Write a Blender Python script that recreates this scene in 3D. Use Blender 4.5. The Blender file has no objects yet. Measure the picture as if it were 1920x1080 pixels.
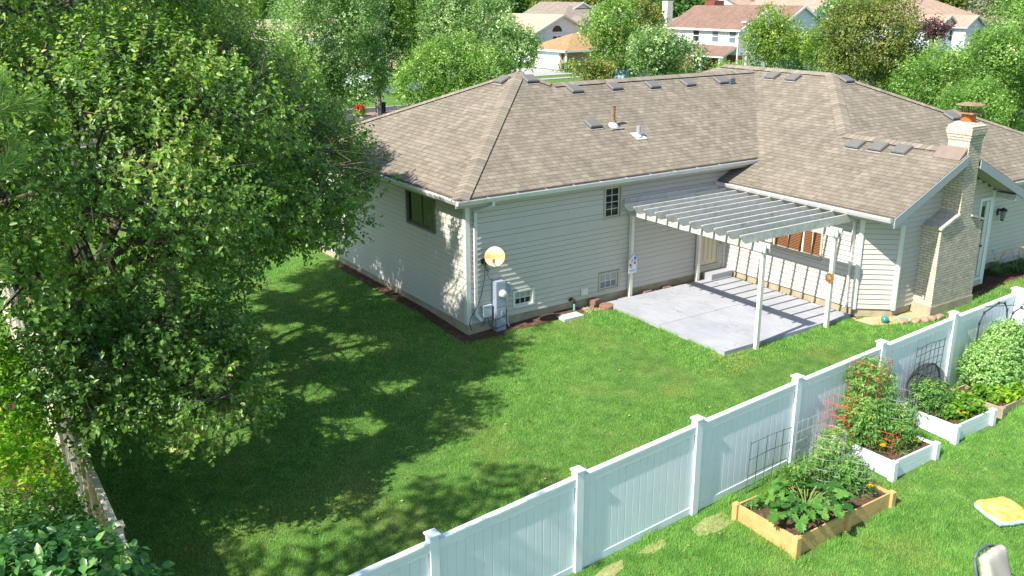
import bpy, math, random
import numpy as np
from mathutils import Vector, Matrix
SC = bpy.context.scene
COL = SC.collection
rad = math.radians
rng = np.random.default_rng(7)
random.seed(7)

# ------------------------------------------------------------------ camera
CP = np.array([-10.565, -17.639, 7.679]); YAW, PITCH, ROLL, FPX = 0.590, -0.307, -0.004, 1757.254
_f = np.array([math.sin(YAW)*math.cos(PITCH), math.cos(YAW)*math.cos(PITCH), math.sin(PITCH)])
_r = np.cross(_f, [0, 0, 1]); _r /= np.linalg.norm(_r); _u = np.cross(_r, _f)
_r2 = _r*math.cos(ROLL)+_u*math.sin(ROLL); _u2 = -_r*math.sin(ROLL)+_u*math.cos(ROLL)
cam = bpy.data.cameras.new('camera'); camo = bpy.data.objects.new('camera', cam); COL.objects.link(camo)
m = Matrix(((_r2[0], _u2[0], -_f[0], CP[0]), (_r2[1], _u2[1], -_f[1], CP[1]), (_r2[2], _u2[2], -_f[2], CP[2]), (0, 0, 0, 1)))
camo.matrix_world = m
cam.sensor_width = 36; cam.lens = FPX/1920*36; cam.clip_start = 0.1; cam.clip_end = 3000
SC.camera = camo
def at(px, py, D):
    v = _f+_r2*(px-960)/FPX+_u2*(540-py)/FPX
    return CP+v*D

# ------------------------------------------------------------------ light
SUN = np.array([0.93, 0.115, -1.0])           # direction the light travels
sd = SUN/np.linalg.norm(SUN)
elev = math.asin(-sd[2]); az = math.atan2(-sd[0], -sd[1])   # azimuth of the sun from +Y clockwise
W = bpy.data.worlds.new('World'); SC.world = W; W.use_nodes = True
nt = W.node_tree; nt.nodes.clear()
sky = nt.nodes.new('ShaderNodeTexSky'); sky.sky_type = 'NISHITA'; sky.sun_disc = False
sky.sun_elevation = elev; sky.sun_rotation = az; sky.air_density = 1.0; sky.dust_density = 0.6; sky.ozone_density = 1.2
bg = nt.nodes.new('ShaderNodeBackground'); bg.inputs[1].default_value = 0.125
wo = nt.nodes.new('ShaderNodeOutputWorld'); nt.links.new(sky.outputs[0], bg.inputs[0]); nt.links.new(bg.outputs[0], wo.inputs[0])
sl = bpy.data.lights.new('sun', 'SUN'); sl.energy = 5.0; sl.angle = rad(0.55); sl.color = (1.0, 0.95, 0.86)
so = bpy.data.objects.new('sun', sl); COL.objects.link(so); so.location = (-20, 0, 30)
so.rotation_euler = Vector(sd).to_track_quat('-Z', 'Y').to_euler()
SC.view_settings.view_transform = 'Standard'; SC.view_settings.look = 'None'
SC.view_settings.exposure = 0.90; SC.view_settings.gamma = 1
SC.cycles.max_bounces = 8; SC.cycles.transparent_max_bounces = 12
try: SC.cycles.use_denoising = True
except Exception: pass

# ------------------------------------------------------------------ helpers
def clip(x, a, b): return max(a, min(b, x))
def G(x, y):
    """ground height: a gentle slope round the house, falling away to the street"""
    z = 0.035*np.clip(x, -22, 14)+0.049*np.clip(y, -26, 2)
    w = np.clip((y-8)/26, 0, 1); w2 = np.clip((x-20)/25, 0, 1); w3 = np.clip((-x-14)/30, 0, 1)
    k = np.clip((x-2.6)/1.2, 0, 1)*np.clip((9.4-x)/.9, 0, 1)*np.clip((y+5.7)/1.3, 0, 1); k = k*k*(3-2*k)
    z = z*(1-k)+.05*k
    t = np.maximum(np.maximum(w, w2), w3); t = t*t*(3-2*t)
    return z*(1-t)-1.0*t
def Gf(x, y): return float(G(np.float64(x), np.float64(y)))
_gx = rng.random((64, 64, 8))
def vnoise(P, s, seed=0):
    """smooth value noise 0..1 at points P (n,3)"""
    q = P*s+17.3*seed; i = np.floor(q).astype(int); f = q-i; f = f*f*(3-2*f); i = i
    def h(a, b, c): return _gx[a % 64, b % 64, c % 8]
    r = 0
    for dx in (0, 1):
        for dy in (0, 1):
            for dz in (0, 1):
                w = (f[:, 0] if dx else 1-f[:, 0])*(f[:, 1] if dy else 1-f[:, 1])*(f[:, 2] if dz else 1-f[:, 2])
                r = r+w*h(i[:, 0]+dx, i[:, 1]+dy, i[:, 2]+dz)
    return r
def tag(o, label=None, cat=None, group=None, kind=None):
    if label: o['label'] = label
    if cat: o['category'] = cat
    if group: o['group'] = group
    if kind: o['kind'] = kind
    return o
def thing(name, label, cat, loc=(0, 0, 0), rz=0, group=None):
    o = bpy.data.objects.new(name, None); COL.objects.link(o); o.location = loc; o.rotation_euler = (0, 0, rz)
    o.empty_display_size = 0.2
    return tag(o, label, cat, group)
def big_mesh(name, V, F, mat, parent=None, rnd=None, smooth=False):
    """V (n,3) float, F (m,k) int, one material"""
    me = bpy.data.meshes.new(name); V = np.asarray(V, np.float32); F = np.asarray(F, np.int32)
    me.vertices.add(len(V)); me.vertices.foreach_set('co', V.ravel())
    mfc, k = F.shape; me.loops.add(mfc*k); me.loops.foreach_set('vertex_index', F.ravel())
    me.polygons.add(mfc); me.polygons.foreach_set('loop_start', np.arange(0, mfc*k, k, dtype=np.int32))
    me.polygons.foreach_set('loop_total', np.full(mfc, k, np.int32))
    if smooth: me.polygons.foreach_set('use_smooth', np.ones(mfc, bool))
    me.update(calc_edges=True)
    if rnd is not None:
        a = me.attributes.new('rnd', 'FLOAT', 'FACE'); a.data.foreach_set('value', np.asarray(rnd, np.float32))
    me.materials.append(mat)
    o = bpy.data.objects.new(name, me); COL.objects.link(o)
    if parent: o.parent = parent
    return o
class MB:
    def __init__(s): s.v = []; s.f = []; s.m = []; s.uv = []
    def face(s, pts, m=0, uv=None):
        b = len(s.v); s.v += [tuple(map(float, p)) for p in pts]; s.f.append(tuple(range(b, b+len(pts)))); s.m.append(m)
        s.uv.append(uv if uv is not None else [(0, 0)]*len(pts)); return s
    def box(s, a, b, m=0):
        x0, y0, z0 = a; x1, y1, z1 = b
        x0, x1 = min(x0, x1), max(x0, x1); y0, y1 = min(y0, y1), max(y0, y1); z0, z1 = min(z0, z1), max(z0, z1)
        s.hexa([(x0, y0, z0), (x1, y0, z0), (x1, y1, z0), (x0, y1, z0)], [(x0, y0, z1), (x1, y0, z1), (x1, y1, z1), (x0, y1, z1)], m); return s
    def hexa(s, lo, hi, m=0):
        n = len(lo); s.face(lo[::-1], m, [(p[0], p[1]) for p in lo[::-1]]); s.face(hi, m, [(p[0], p[1]) for p in hi])
        for i in range(n):
            j = (i+1) % n; d = math.dist(lo[i], lo[j])
            u0 = lo[i][0]+lo[i][1]
            s.face([lo[i], lo[j], hi[j], hi[i]], m, [(u0, lo[i][2]), (u0+d, lo[j][2]), (u0+d, hi[j][2]), (u0, hi[i][2])])
        return s
    def prism(s, poly, off, m=0):
        """poly: list of 3-d points; off: extrusion vector"""
        return s.hexa(list(poly), [tuple(np.array(p)+np.array(off)) for p in poly], m)
    def bar(s, p, q, w, h, up=(0, 0, 1), m=0):
        p = np.array(p, float); q = np.array(q, float); d = q-p; d /= np.linalg.norm(d)
        sx = np.cross(d, up); sx /= np.linalg.norm(sx)+1e-9; sy = np.cross(sx, d)
        c = [(-w/2, -h/2), (w/2, -h/2), (w/2, h/2), (-w/2, h/2)]
        s.hexa([tuple(p+sx*a+sy*b) for a, b in c], [tuple(q+sx*a+sy*b) for a, b in c], m); return s
    def tube(s, pts, r, n=8, m=0, cap=True):
        pts = [np.array(p, float) for p in pts]; N = len(pts)
        rr = r if hasattr(r, '__len__') else [r]*N
        b = len(s.v); prev = None
        for i, p in enumerate(pts):
            d = pts[min(i+1, N-1)]-pts[max(i-1, 0)]; d /= np.linalg.norm(d)+1e-12
            if prev is None:
                a = np.array([0, 0, 1.]) if abs(d[2]) < .9 else np.array([1., 0, 0]); x = np.cross(d, a)
            else: x = prev-d*np.dot(prev, d)
            x /= np.linalg.norm(x)+1e-12; prev = x; y = np.cross(d, x)
            for k in range(n):
                t = 2*math.pi*k/n; s.v.append(tuple(p+rr[i]*(math.cos(t)*x+math.sin(t)*y)))
        for i in range(N-1):
            for k in range(n):
                k2 = (k+1) % n
                s.f.append((b+i*n+k, b+i*n+k2, b+(i+1)*n+k2, b+(i+1)*n+k)); s.m.append(m); s.uv.append([(0, 0)]*4)
        if cap:
            s.f.append(tuple(b+k for k in range(n))[::-1]); s.m.append(m); s.uv.append([(0, 0)]*n)
            s.f.append(tuple(b+(N-1)*n+k for k in range(n))); s.m.append(m); s.uv.append([(0, 0)]*n)
        return s
    def lathe(s, c, prof, n=24, m=0, axis=(0, 0, 1)):
        """prof: [(r,h)...] about c along axis"""
        a = np.array(axis, float); a /= np.linalg.norm(a); h0 = np.array([1., 0, 0]) if abs(a[0]) < .9 else np.array([0, 1., 0])
        x = np.cross(a, h0); x /= np.linalg.norm(x); y = np.cross(a, x); c = np.array(c, float); b = len(s.v)
        for r, h in prof:
            for k in range(n):
                t = 2*math.pi*k/n; s.v.append(tuple(c+a*h+r*(math.cos(t)*x+math.sin(t)*y)))
        for i in range(len(prof)-1):
            for k in range(n):
                k2 = (k+1) % n; s.f.append((b+i*n+k, b+i*n+k2, b+(i+1)*n+k2, b+(i+1)*n+k)); s.m.append(m); s.uv.append([(0, 0)]*4)
        return s
    def build(s, name, mats, parent=None, smooth=False, bevel=0, label=None):
        me = bpy.data.meshes.new(name); me.from_pydata(s.v, [], s.f); mats = mats if isinstance(mats, (list, tuple)) else [mats]
        for x in mats: me.materials.append(x)
        me.polygons.foreach_set('material_index', s.m)
        if smooth: me.polygons.foreach_set('use_smooth', [True]*len(s.f))
        u = me.uv_layers.new(name='UVMap'); u.data.foreach_set('uv', [c for q in s.uv for t in q for c in t])
        me.update(); o = bpy.data.objects.new(name, me); COL.objects.link(o)
        if parent: o.parent = parent
        if label: o['label'] = label
        if bevel:
            b = o.modifiers.new('edge', 'BEVEL'); b.width = bevel; b.segments = 2; b.limit_method = 'ANGLE'; b.angle_limit = rad(40)
        if smooth == 'auto':
            pass
        return o
def copy_tree(o, parent=None, **kw):
    c = o.copy(); COL.objects.link(c)
    for k, v in kw.items(): c[k] = v
    if parent is not None: c.parent = parent
    for ch in list(o.children): copy_tree(ch, c)
    return c

# ------------------------------------------------------------------ materials
MATS = {}
def new_mat(name):
    mt = bpy.data.materials.new(name); mt.use_nodes = True; n = mt.node_tree; n.nodes.clear()
    return mt, n
def N(nt, typ, **kw):
    n = nt.nodes.new('ShaderNode'+typ)
    for k, v in kw.items():
        if k.startswith('i_'):
            key = k[2:]; key = int(key) if key.isdigit() else key.replace('_', ' ')
            n.inputs[key].default_value = v
        else: setattr(n, k, v)
    return n
def L(nt, a, b): nt.links.new(a, b)
def ramp(nt, fac, stops):
    r = nt.nodes.new('ShaderNodeValToRGB'); e = r.color_ramp.elements
    while len(e) < len(stops): e.new(0.5)
    for k, (p, c) in enumerate(stops): e[k].position = p; e[k].color = (*c[:3], 1)
    L(nt, fac, r.inputs[0]); return r.outputs[0]
def noise(nt, scale, detail=4, rough=0.6, vec=None, dist=0):
    n = N(nt, 'TexNoise'); n.inputs['Scale'].default_value = scale; n.inputs['Detail'].default_value = detail
    n.inputs['Roughness'].default_value = rough; n.inputs['Distortion'].default_value = dist
    if vec is not None: L(nt, vec, n.inputs['Vector'])
    return n.outputs['Fac']
def coords(nt, kind='Object', scale=None):
    t = N(nt, 'TexCoord').outputs[kind]
    if scale:
        mp = N(nt, 'Mapping'); mp.inputs['Scale'].default_value = scale; L(nt, t, mp.inputs[0]); return mp.outputs[0]
    return t
def mixc(nt, fac, a, b, mode='MIX'):
    mx = N(nt, 'Mix', data_type='RGBA', blend_type=mode)
    for s, v in ((mx.inputs[0], fac), (mx.inputs[6], a), (mx.inputs[7], b)):
        if isinstance(v, (int, float)): s.default_value = v
        elif isinstance(v, tuple): s.default_value = (*v[:3], 1)
        else: L(nt, v, s)
    return mx.outputs[2]
def bump(nt, h, strength=0.3, dist=0.01, normal=None):
    b = N(nt, 'Bump'); b.inputs['Strength'].default_value = strength; b.inputs['Distance'].default_value = dist
    L(nt, h, b.inputs['Height'])
    if normal is not None: L(nt, normal, b.inputs['Normal'])
    return b.outputs[0]
def finish(nt, col, rough=0.7, nrm=None, spec=0.3, metal=0):
    p = N(nt, 'BsdfPrincipled'); p.inputs['Roughness'].default_value = rough if not hasattr(rough, 'links') else .5
    if hasattr(rough, 'links'): L(nt, rough, p.inputs['Roughness'])
    if isinstance(col, tuple): p.inputs['Base Color'].default_value = (*col, 1)
    else: L(nt, col, p.inputs['Base Color'])
    p.inputs['Specular IOR Level'].default_value = spec; p.inputs['Metallic'].default_value = metal
    if nrm is not None: L(nt, nrm, p.inputs['Normal'])
    o = N(nt, 'OutputMaterial'); L(nt, p.outputs[0], o.inputs[0]); return p
def M(name, c, rough=0.6, var=0.12, scale=6, bmp=0.1, spec=0.3, metal=0, stain=None, stain_amt=0.0, fine=60):
    """general material: base colour with large and fine variation, optional stains"""
    if name in MATS: return MATS[name]
    mt, n = new_mat(name); co = coords(n)
    a = noise(n, scale, 5, .65, co); b = noise(n, fine, 3, .6, co)
    d = tuple(x*(1-var) for x in c); h = tuple(min(1, x*(1+var*.7)) for x in c)
    col = ramp(n, a, [(0.3, d), (0.7, h)])
    if stain:
        s = noise(n, scale*.6, 8, .75, co, .6); k = ramp(n, s, [(0.52, (0, 0, 0)), (0.68, (stain_amt,)*3)])
        col = mixc(n, k, col, stain)
    finish(n, col, rough, bump(n, b, bmp, .004), spec, metal); MATS[name] = mt; return mt
def leaf_mat(name, stops, trans=0.35, rough=0.42, spec=0.45):
    if name in MATS: return MATS[name]
    mt, n = new_mat(name); at_ = N(n, 'Attribute', attribute_name='rnd')
    col = ramp(n, at_.outputs['Fac'], stops)
    p = N(n, 'BsdfPrincipled'); L(n, col, p.inputs['Base Color']); p.inputs['Roughness'].default_value = rough; p.inputs['Specular IOR Level'].default_value = spec
    t = N(n, 'BsdfTranslucent'); br = mixc(n, 1.0, col, (1.9, 2.0, 0.75), 'MULTIPLY'); L(n, br, t.inputs[0])
    mx = N(n, 'MixShader'); mx.inputs[0].default_value = trans; L(n, p.outputs[0], mx.inputs[1]); L(n, t.outputs[0], mx.inputs[2])
    o = N(n, 'OutputMaterial'); L(n, mx.outputs[0], o.inputs[0]); MATS[name] = mt; return mt
def grass_col(n, co):
    a = noise(n, .55, 4, .6, co); b = noise(n, 3.2, 4, .6, co); c = noise(n, 38, 3, .7, co)
    base = ramp(n, b, [(0.3, (0.085, 0.19, 0.036)), (0.55, (0.13, 0.25, 0.052)), (0.75, (0.18, 0.30, 0.072))])
    dry = ramp(n, a, [(0.52, (0, 0, 0)), (0.72, (0.55,)*3)])
    base = mixc(n, dry, base, (0.26, 0.26, 0.08))
    fine = ramp(n, c, [(0.3, (0.35,)*3), (0.7, (1.25,)*3)])
    return mixc(n, 1.0, base, fine, 'MULTIPLY')
def mat_lawn():
    mt, n = new_mat('lawn_grass'); co = coords(n); col = grass_col(n, co)
    finish(n, col, .9, bump(n, noise(n, 45, 3, .7, co), .9, .04), .1); return mt
def mat_blades():
    mt, n = new_mat('grass_blades'); co = coords(n); a = noise(n, .55, 4, .6, co); b = noise(n, 3.2, 4, .6, co)
    base = ramp(n, b, [(0.3, (0.145, 0.32, 0.062)), (0.55, (0.215, 0.425, 0.095)), (0.75, (0.30, 0.49, 0.135))])
    dry = ramp(n, a, [(0.52, (0, 0, 0)), (0.72, (0.5,)*3)]); base = mixc(n, dry, base, (0.38, 0.40, 0.12))
    at_ = N(n, 'Attribute', attribute_name='rnd'); k = ramp(n, at_.outputs['Fac'], [(0, (0.9,)*3), (.92, (1.27,)*3), (1, (1.8, 1.6, 1.4))])
    col = mixc(n, 1.0, base, k, 'MULTIPLY')
    p = N(n, 'BsdfPrincipled'); L(n, col, p.inputs['Base Color']); p.inputs['Roughness'].default_value = .5; p.inputs['Specular IOR Level'].default_value = .25
    t = N(n, 'BsdfTranslucent'); L(n, mixc(n, 1.0, col, (1.5, 1.6, .7), 'MULTIPLY'), t.inputs[0])
    mx = N(n, 'MixShader'); mx.inputs[0].default_value = .35; L(n, p.outputs[0], mx.inputs[1]); L(n, t.outputs[0], mx.inputs[2])
    o = N(n, 'OutputMaterial'); L(n, mx.outputs[0], o.inputs[0]); return mt
def mat_shingle(name, c1, c2, mort, row=0.14, wid=0.30, cap=False):
    if name in MATS: return MATS[name]
    mt, n = new_mat(name); uv = N(n, 'UVMap').outputs[0]
    b = N(n, 'TexBrick', offset=.43, squash=1.0); b.inputs['Scale'].default_value = 1; b.inputs['Brick Width'].default_value = wid; b.inputs['Row Height'].default_value = row
    b.inputs['Mortar Size'].default_value = .0045; b.inputs['Mortar Smooth'].default_value = .2; b.inputs['Bias'].default_value = 0
    b.inputs['Color1'].default_value = (*c1, 1); b.inputs['Color2'].default_value = (*c2, 1); b.inputs['Mortar'].default_value = (*mort, 1)
    L(n, uv, b.inputs['Vector'])
    # second brick layer for wider laminated tabs
    b2 = N(n, 'TexBrick', offset=.31, squash=1.0); b2.inputs['Scale'].default_value = 1; b2.inputs['Brick Width'].default_value = wid*.53; b2.inputs['Row Height'].default_value = row
    b2.inputs['Mortar Size'].default_value = .0; b2.inputs['Color1'].default_value = (.86, .86, .86, 1); b2.inputs['Color2'].default_value = (1.1, 1.1, 1.1, 1); b2.inputs['Mortar'].default_value = (1, 1, 1, 1)
    L(n, uv, b2.inputs['Vector'])
    col = mixc(n, 1.0, b.outputs[0], b2.outputs[0], 'MULTIPLY')
    big = noise(n, .7, 4, .6, uv); col = mixc(n, 1.0, col, ramp(n, big, [(0.3, (.88,)*3), (.7, (1.08,)*3)]), 'MULTIPLY')
    stx = N(n, 'Mapping'); stx.inputs['Scale'].default_value = (2.6, .16, 1); L(n, uv, stx.inputs[0]); st = noise(n, 1.0, 5, .65, stx.outputs[0]); col = mixc(n, 1.0, col, ramp(n, st, [(0.30, (.86, .87, .88)), (.62, (1.05,)*3)]), 'MULTIPLY')
    gr = noise(n, 160, 2, .7, uv); col = mixc(n, 1.0, col, ramp(n, gr, [(0.3, (.8,)*3), (.7, (1.2,)*3)]), 'MULTIPLY')
    # saw-tooth height per course: butt edge at the bottom of each course
    sep = N(n, 'SeparateXYZ'); L(n, uv, sep.inputs[0])
    d = N(n, 'Math', operation='DIVIDE'); L(n, sep.outputs[1], d.inputs[0]); d.inputs[1].default_value = row
    fr = N(n, 'Math', operation='FRACT'); L(n, d.outputs[0], fr.inputs[0])
    inv = N(n, 'Math', operation='SUBTRACT'); inv.inputs[0].default_value = 1; L(n, fr.outputs[0], inv.inputs[1])
    edge = ramp(n, fr.outputs[0], [(0.0, (.50,)*3), (0.13, (1,)*3)]); col = mixc(n, 1.0, col, edge, 'MULTIPLY')  # course shadow line darkened into the colour at each butt edge
    nr = bump(n, inv.outputs[0], .7, .012); nr = bump(n, gr, .25, .003, nr)
    finish(n, col, .92, nr, .15); MATS[name] = mt; return mt
def mat_brick(name, c1, c2, mort, bw=.2, bh=.0667, rough_b=.4, ms=.006):
    if name in MATS: return MATS[name]
    mt, n = new_mat(name); uv = N(n, 'UVMap').outputs[0]
    b = N(n, 'TexBrick', offset=.5); b.inputs['Scale'].default_value = 1; b.inputs['Brick Width'].default_value = bw; b.inputs['Row Height'].default_value = bh
    b.inputs['Mortar Size'].default_value = ms; b.inputs['Mortar Smooth'].default_value = .15
    b.inputs['Color1'].default_value = (*c1, 1); b.inputs['Color2'].default_value = (*c2, 1); b.inputs['Mortar'].default_value = (*mort, 1); L(n, uv, b.inputs['Vector'])
    st = noise(n, 5, 6, .7, uv); col = mixc(n, 1.0, b.outputs[0], ramp(n, st, [(.25, (.72, .70, .66)), (.6, (1.08,)*3)]), 'MULTIPLY')
    fi = noise(n, 55, 4, .7, uv)
    nr = bump(n, b.outputs['Fac'], 1, -.008); nr = bump(n, fi, rough_b, .012, nr)
    finish(n, col, .9, nr, .15); MATS[name] = mt; return mt
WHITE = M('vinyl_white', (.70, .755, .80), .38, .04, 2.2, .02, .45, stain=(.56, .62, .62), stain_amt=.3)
WHITE2 = M('painted_white', (.74, .735, .72), .5, .06, 5, .05, .35, stain=(.55, .52, .45), stain_amt=.35)
SIDING = M('siding_cream', (.515, .492, .435), .5, .04, 1.4, .05, .3, stain=(.55, .54, .47), stain_amt=.25)
SEAM_SHADE = M('siding_seam_shade', (.20, .19, .165), .8)  # vertical seams, and the shadow line painted under each siding lap
CORNER = M('corner_trim', (.70, .69, .64), .45, .04)
FASCIA = M('fascia_grey', (.43, .43, .41), .45, .06)
GUTTER = M('gutter_white', (.64, .64, .62), .35, .08, 4, .02, .4, stain=(.45, .42, .36), stain_amt=.4)
SOFFIT = M('soffit', (.42, .40, .34), .7)
CONC = M('foundation_concrete', (.40, .35, .24), .9, .2, 3, .5, .1, stain=(.20, .18, .14), stain_amt=.7)
PATIO = M('patio_concrete', (.345, .35, .38), .85, .05, 1.2, .25, .2, stain=(.28, .285, .30), stain_amt=.4, fine=120)
def mat_patio():
    mt, n = new_mat('patio_concrete'); co = coords(n); a = noise(n, .9, 5, .65, co); c = noise(n, 150, 3, .6, co); k = N(n, 'TexNoise'); k.inputs['Scale'].default_value = 26; k.inputs['Detail'].default_value = 4; L(n, coords(n, 'Object', (1, .12, 1)), k.inputs['Vector'])
    col = ramp(n, a, [(.3, (.295, .305, .33)), (.55, (.35, .357, .382)), (.75, (.385, .39, .41))]); col = mixc(n, 1.0, col, ramp(n, k.outputs[0], [(.35, (.93,)*3), (.65, (1.05,)*3)]), 'MULTIPLY')
    sp = noise(n, 5.5, 9, .8, co, 1.2); col = mixc(n, ramp(n, sp, [(.60, (0, 0, 0)), (.70, (.55,)*3)]), col, (.22, .21, .20))
    v = N(n, 'TexVoronoi', feature='DISTANCE_TO_EDGE'); v.inputs['Scale'].default_value = .42; w = N(n, 'Mapping'); L(n, co, w.inputs[0]); wn = N(n, 'TexNoise'); wn.inputs['Scale'].default_value = 1.6; L(n, co, wn.inputs['Vector']); L(n, wn.outputs['Color'], w.inputs['Location']); L(n, w.outputs[0], v.inputs['Vector'])
    col = mixc(n, ramp(n, v.outputs['Distance'], [(.0, (.5,)*3), (.004, (0, 0, 0))]), col, (.16, .16, .16))
    finish(n, col, .85, bump(n, c, .3, .003), .2); MATS['patio_concrete2'] = mt; return mt
SLAB = mat_patio()
JOINT = M('slab_joint', (.25, .25, .26), .9)
FRAME = M('window_frame_tan', (.42, .40, .31), .5, .06)
SASH = M('window_sash_cream', (.66, .64, .56), .45, .04)
DOORC = M('door_cream', (.56, .50, .36), .5, .05)
BARK = M('bark', (.16, .125, .095), .9, .35, 9, 1, .1)
BARKG = M('bark_grey', (.24, .22, .19), .9, .3, 9, 1, .1)
SOIL = M('soil', (.105, .065, .042), .95, .45, 14, 1, .05, stain=(.28, .2, .13), stain_amt=.6)
MULCH = M('mulch_bark', (.075, .042, .03), .95, .5, 22, 1, .05, stain=(.2, .12, .08), stain_amt=.6)
GRAVEL = M('pea_gravel', (.48, .38, .22), .9, .45, 40, 1, .15, stain=(.22, .16, .1), stain_amt=.6, fine=90)
BLACKM = M('black_metal', (.03, .03, .032), .45, .1)
DARKG = M('dark_grey_metal', (.10, .115, .14), .45, .1)
GREYM = M('galvanised', (.42, .44, .46), .45, .15, 8, .1, .5, .3)
BLUEG = M('meter_grey', (.30, .35, .42), .5, .12, 3)
REDW = M('red_wire', (.62, .04, .05), .45, .1)
GRNW = M('green_wire', (.03, .09, .06), .5, .1)
WIRE = M('steel_wire', (.36, .38, .38), .5, .1, metal=.3)
CEDAR = M('cedar_board', (.56, .36, .15), .7, .18, 5, .3, .2, stain=(.42, .24, .1), stain_amt=.5)
OLDWOOD = M('old_wood', (.36, .29, .2), .85, .25, 6, .5, .1)
TERRA = M('terracotta', (.52, .14, .045), .7, .1)
RUST = M('rust', (.27, .20, .125), .8, .4, 7, .4, .2, stain=(.26, .10, .04), stain_amt=.85)
SHINGLE = mat_shingle('shingle_tan', (.198, .168, .127), (.252, .216, .165), (.075, .062, .047), wid=.25)
RIDGE = mat_shingle('shingle_ridge', (.255, .218, .168), (.27, .23, .178), (.17, .14, .10), row=.145, wid=5)
CHBRICK = mat_brick('chimney_brick', (.68, .61, .48), (.58, .52, .42), (.31, .25, .18))
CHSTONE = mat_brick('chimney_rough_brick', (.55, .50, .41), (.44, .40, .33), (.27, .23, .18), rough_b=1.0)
def glass(name, c=(.02, .025, .025), rough=.09):
    if name in MATS: return MATS[name]
    mt, n = new_mat(name); finish(n, c, rough, None, .35); MATS[name] = mt; return mt
GLASS = glass('window_glass'); GLASSG = glass('window_glass_curtain', (.16, .19, .2), .1)

# ------------------------------------------------------------------ ground
def grid_z(x0, x1, y0, y1, nx, ny, zf, mat, name, kind='structure', mask=None):
    X, Y = np.meshgrid(np.linspace(x0, x1, nx+1), np.linspace(y0, y1, ny+1)); Z = zf(X, Y)
    V = np.stack([X, Y, Z], -1).reshape(-1, 3); i = np.arange(nx*ny); a = (i//nx)*(nx+1)+i % nx
    F = np.stack([a, a+1, a+nx+2, a+nx+1], 1); return tag(big_mesh(name, V, F, mat, smooth=True), kind=kind)
LAWN = mat_lawn()
def axis_pts():
    a = [-1500, -900, -500, -300, -200, -130, -90, -60, -45, -36, -30, -25]; a += [x*1.0 for x in range(-22, 50)]
    a += [52, 56, 60, 66, 74, 84, 100, 120, 150, 200, 280, 400, 600, 900, 1500]; return np.array(a, float)
ax = axis_pts(); X, Y = np.meshgrid(ax, ax); Z = G(X, Y); n_ = len(ax)
V = np.stack([X, Y, Z], -1).reshape(-1, 3); i = np.arange((n_-1)**2); a = (i//(n_-1))*n_+i % (n_-1)
tag(big_mesh('ground', V, np.stack([a, a+1, a+n_+1, a+n_], 1), LAWN, smooth=True), kind='structure')
def patch(name, poly, mat, dz=.006, n=1, edge=.05):
    """a flat irregular patch lying on the ground (fan triangulated outline)"""
    c = np.mean(poly, 0); k = len(poly); m_ = MB(); rings = 4
    P = lambda t, q: ((c[0]*(1-t)+q[0]*t), (c[1]*(1-t)+q[1]*t))
    for j in range(k):
        a_, b_ = poly[j], poly[(j+1) % k]
        for r_ in range(rings):
            t0, t1 = r_/rings, (r_+1)/rings
            q = [P(t0, a_), P(t1, a_), P(t1, b_), P(t0, b_)]
            lift = [dz if t < 1 else dz*.4 for t in (t0, t1, t1, t0)]
            pts = [(x, y, Gf(x, y)+l+edge*.3*(1-t)) for (x, y), l, t in zip(q, lift, (t0, t1, t1, t0))]
            if r_ == 0: pts = [pts[0], pts[1], pts[2]]
            m_.face(pts)
    return tag(m_.build(name, mat), kind='structure')
def rag(x0, x1, y0, y1, n=6, j=.08, seed=1):
    r = np.random.default_rng(seed); p = []
    for k in range(n): p.append((x0+(x1-x0)*k/n, y0+r.normal()*j))
    for k in range(n): p.append((x1+r.normal()*j*.5, y0+(y1-y0)*k/n))
    for k in range(n): p.append((x1+(x0-x1)*k/n, y1))
    for k in range(n): p.append((x0, y1+(y0-y1)*k/n))
    return p
ASPH = M('asphalt', (.06, .06, .062), .9, .15, 2, .3)
DRIVE = M('driveway', (.36, .35, .33), .85, .1, 1, .2)
o = grid_z(-200, 260, 41.5, 49, 60, 2, lambda x, y: G(x, y)+.02, ASPH, 'road')
m_ = MB()
for x in range(-200, 260, 10):
    for y_ in (41.2, 49.0): m_.box((x, y_, -1.3), (x+9.99, y_+.3, -.86))
tag(m_.build('kerb', DRIVE), kind='structure')
grid_z(39, 54.5, 65.5, 75, 6, 4, lambda x, y: G(x, y)+.03, DRIVE, 'driveway')
grid_z(40, 62, 61.5, 62.7, 10, 1, lambda x, y: G(x, y)+.045, DRIVE, 'path')

# ------------------------------------------------------------------ the house
S_ = 0.45
def zb(y): return 3.35+S_*(y+.35)
def zl(x): return 3.35+S_*(x+.35)
def zw(x): return 2.82+S_*(x-7.91)
def zs(y): return 5.277+S_*(y-.85)
house = thing('house', 'single storey house with cream siding, tan shingle hip roof and a patio', 'house')
roof = MB()
def plane(pts, u, v):
    """pts xyz; u, v: unit horizontal vectors along the eave and up the slope"""
    k = math.sqrt(1+S_*S_); uv = [(p[0]*u[0]+p[1]*u[1]+50, (p[0]*v[0]+p[1]*v[1]+50)*k) for p in pts]
    roof.face(pts, 0, uv); lo = [(p[0], p[1], p[2]-.045) for p in pts]; roof.face(lo[::-1], 1)
    for i_ in range(len(pts)):
        j_ = (i_+1) % len(pts); roof.face([lo[i_], lo[j_], pts[j_], pts[i_]], 2)
P3 = lambda x, y, z: (x, y, z)
B_ = [(-.35, -.35), (9.09, -.35), (13.22, 3.78), (5.12, 3.78), (4.45, 4.45)]
plane([(x, y, zb(y)) for x, y in B_], (1, 0), (0, 1))
plane([(x, y, zl(x)) for x, y in [(-.35, 9.25), (-.35, -.35), (4.45, 4.45)]], (0, -1), (1, 0))
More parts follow.
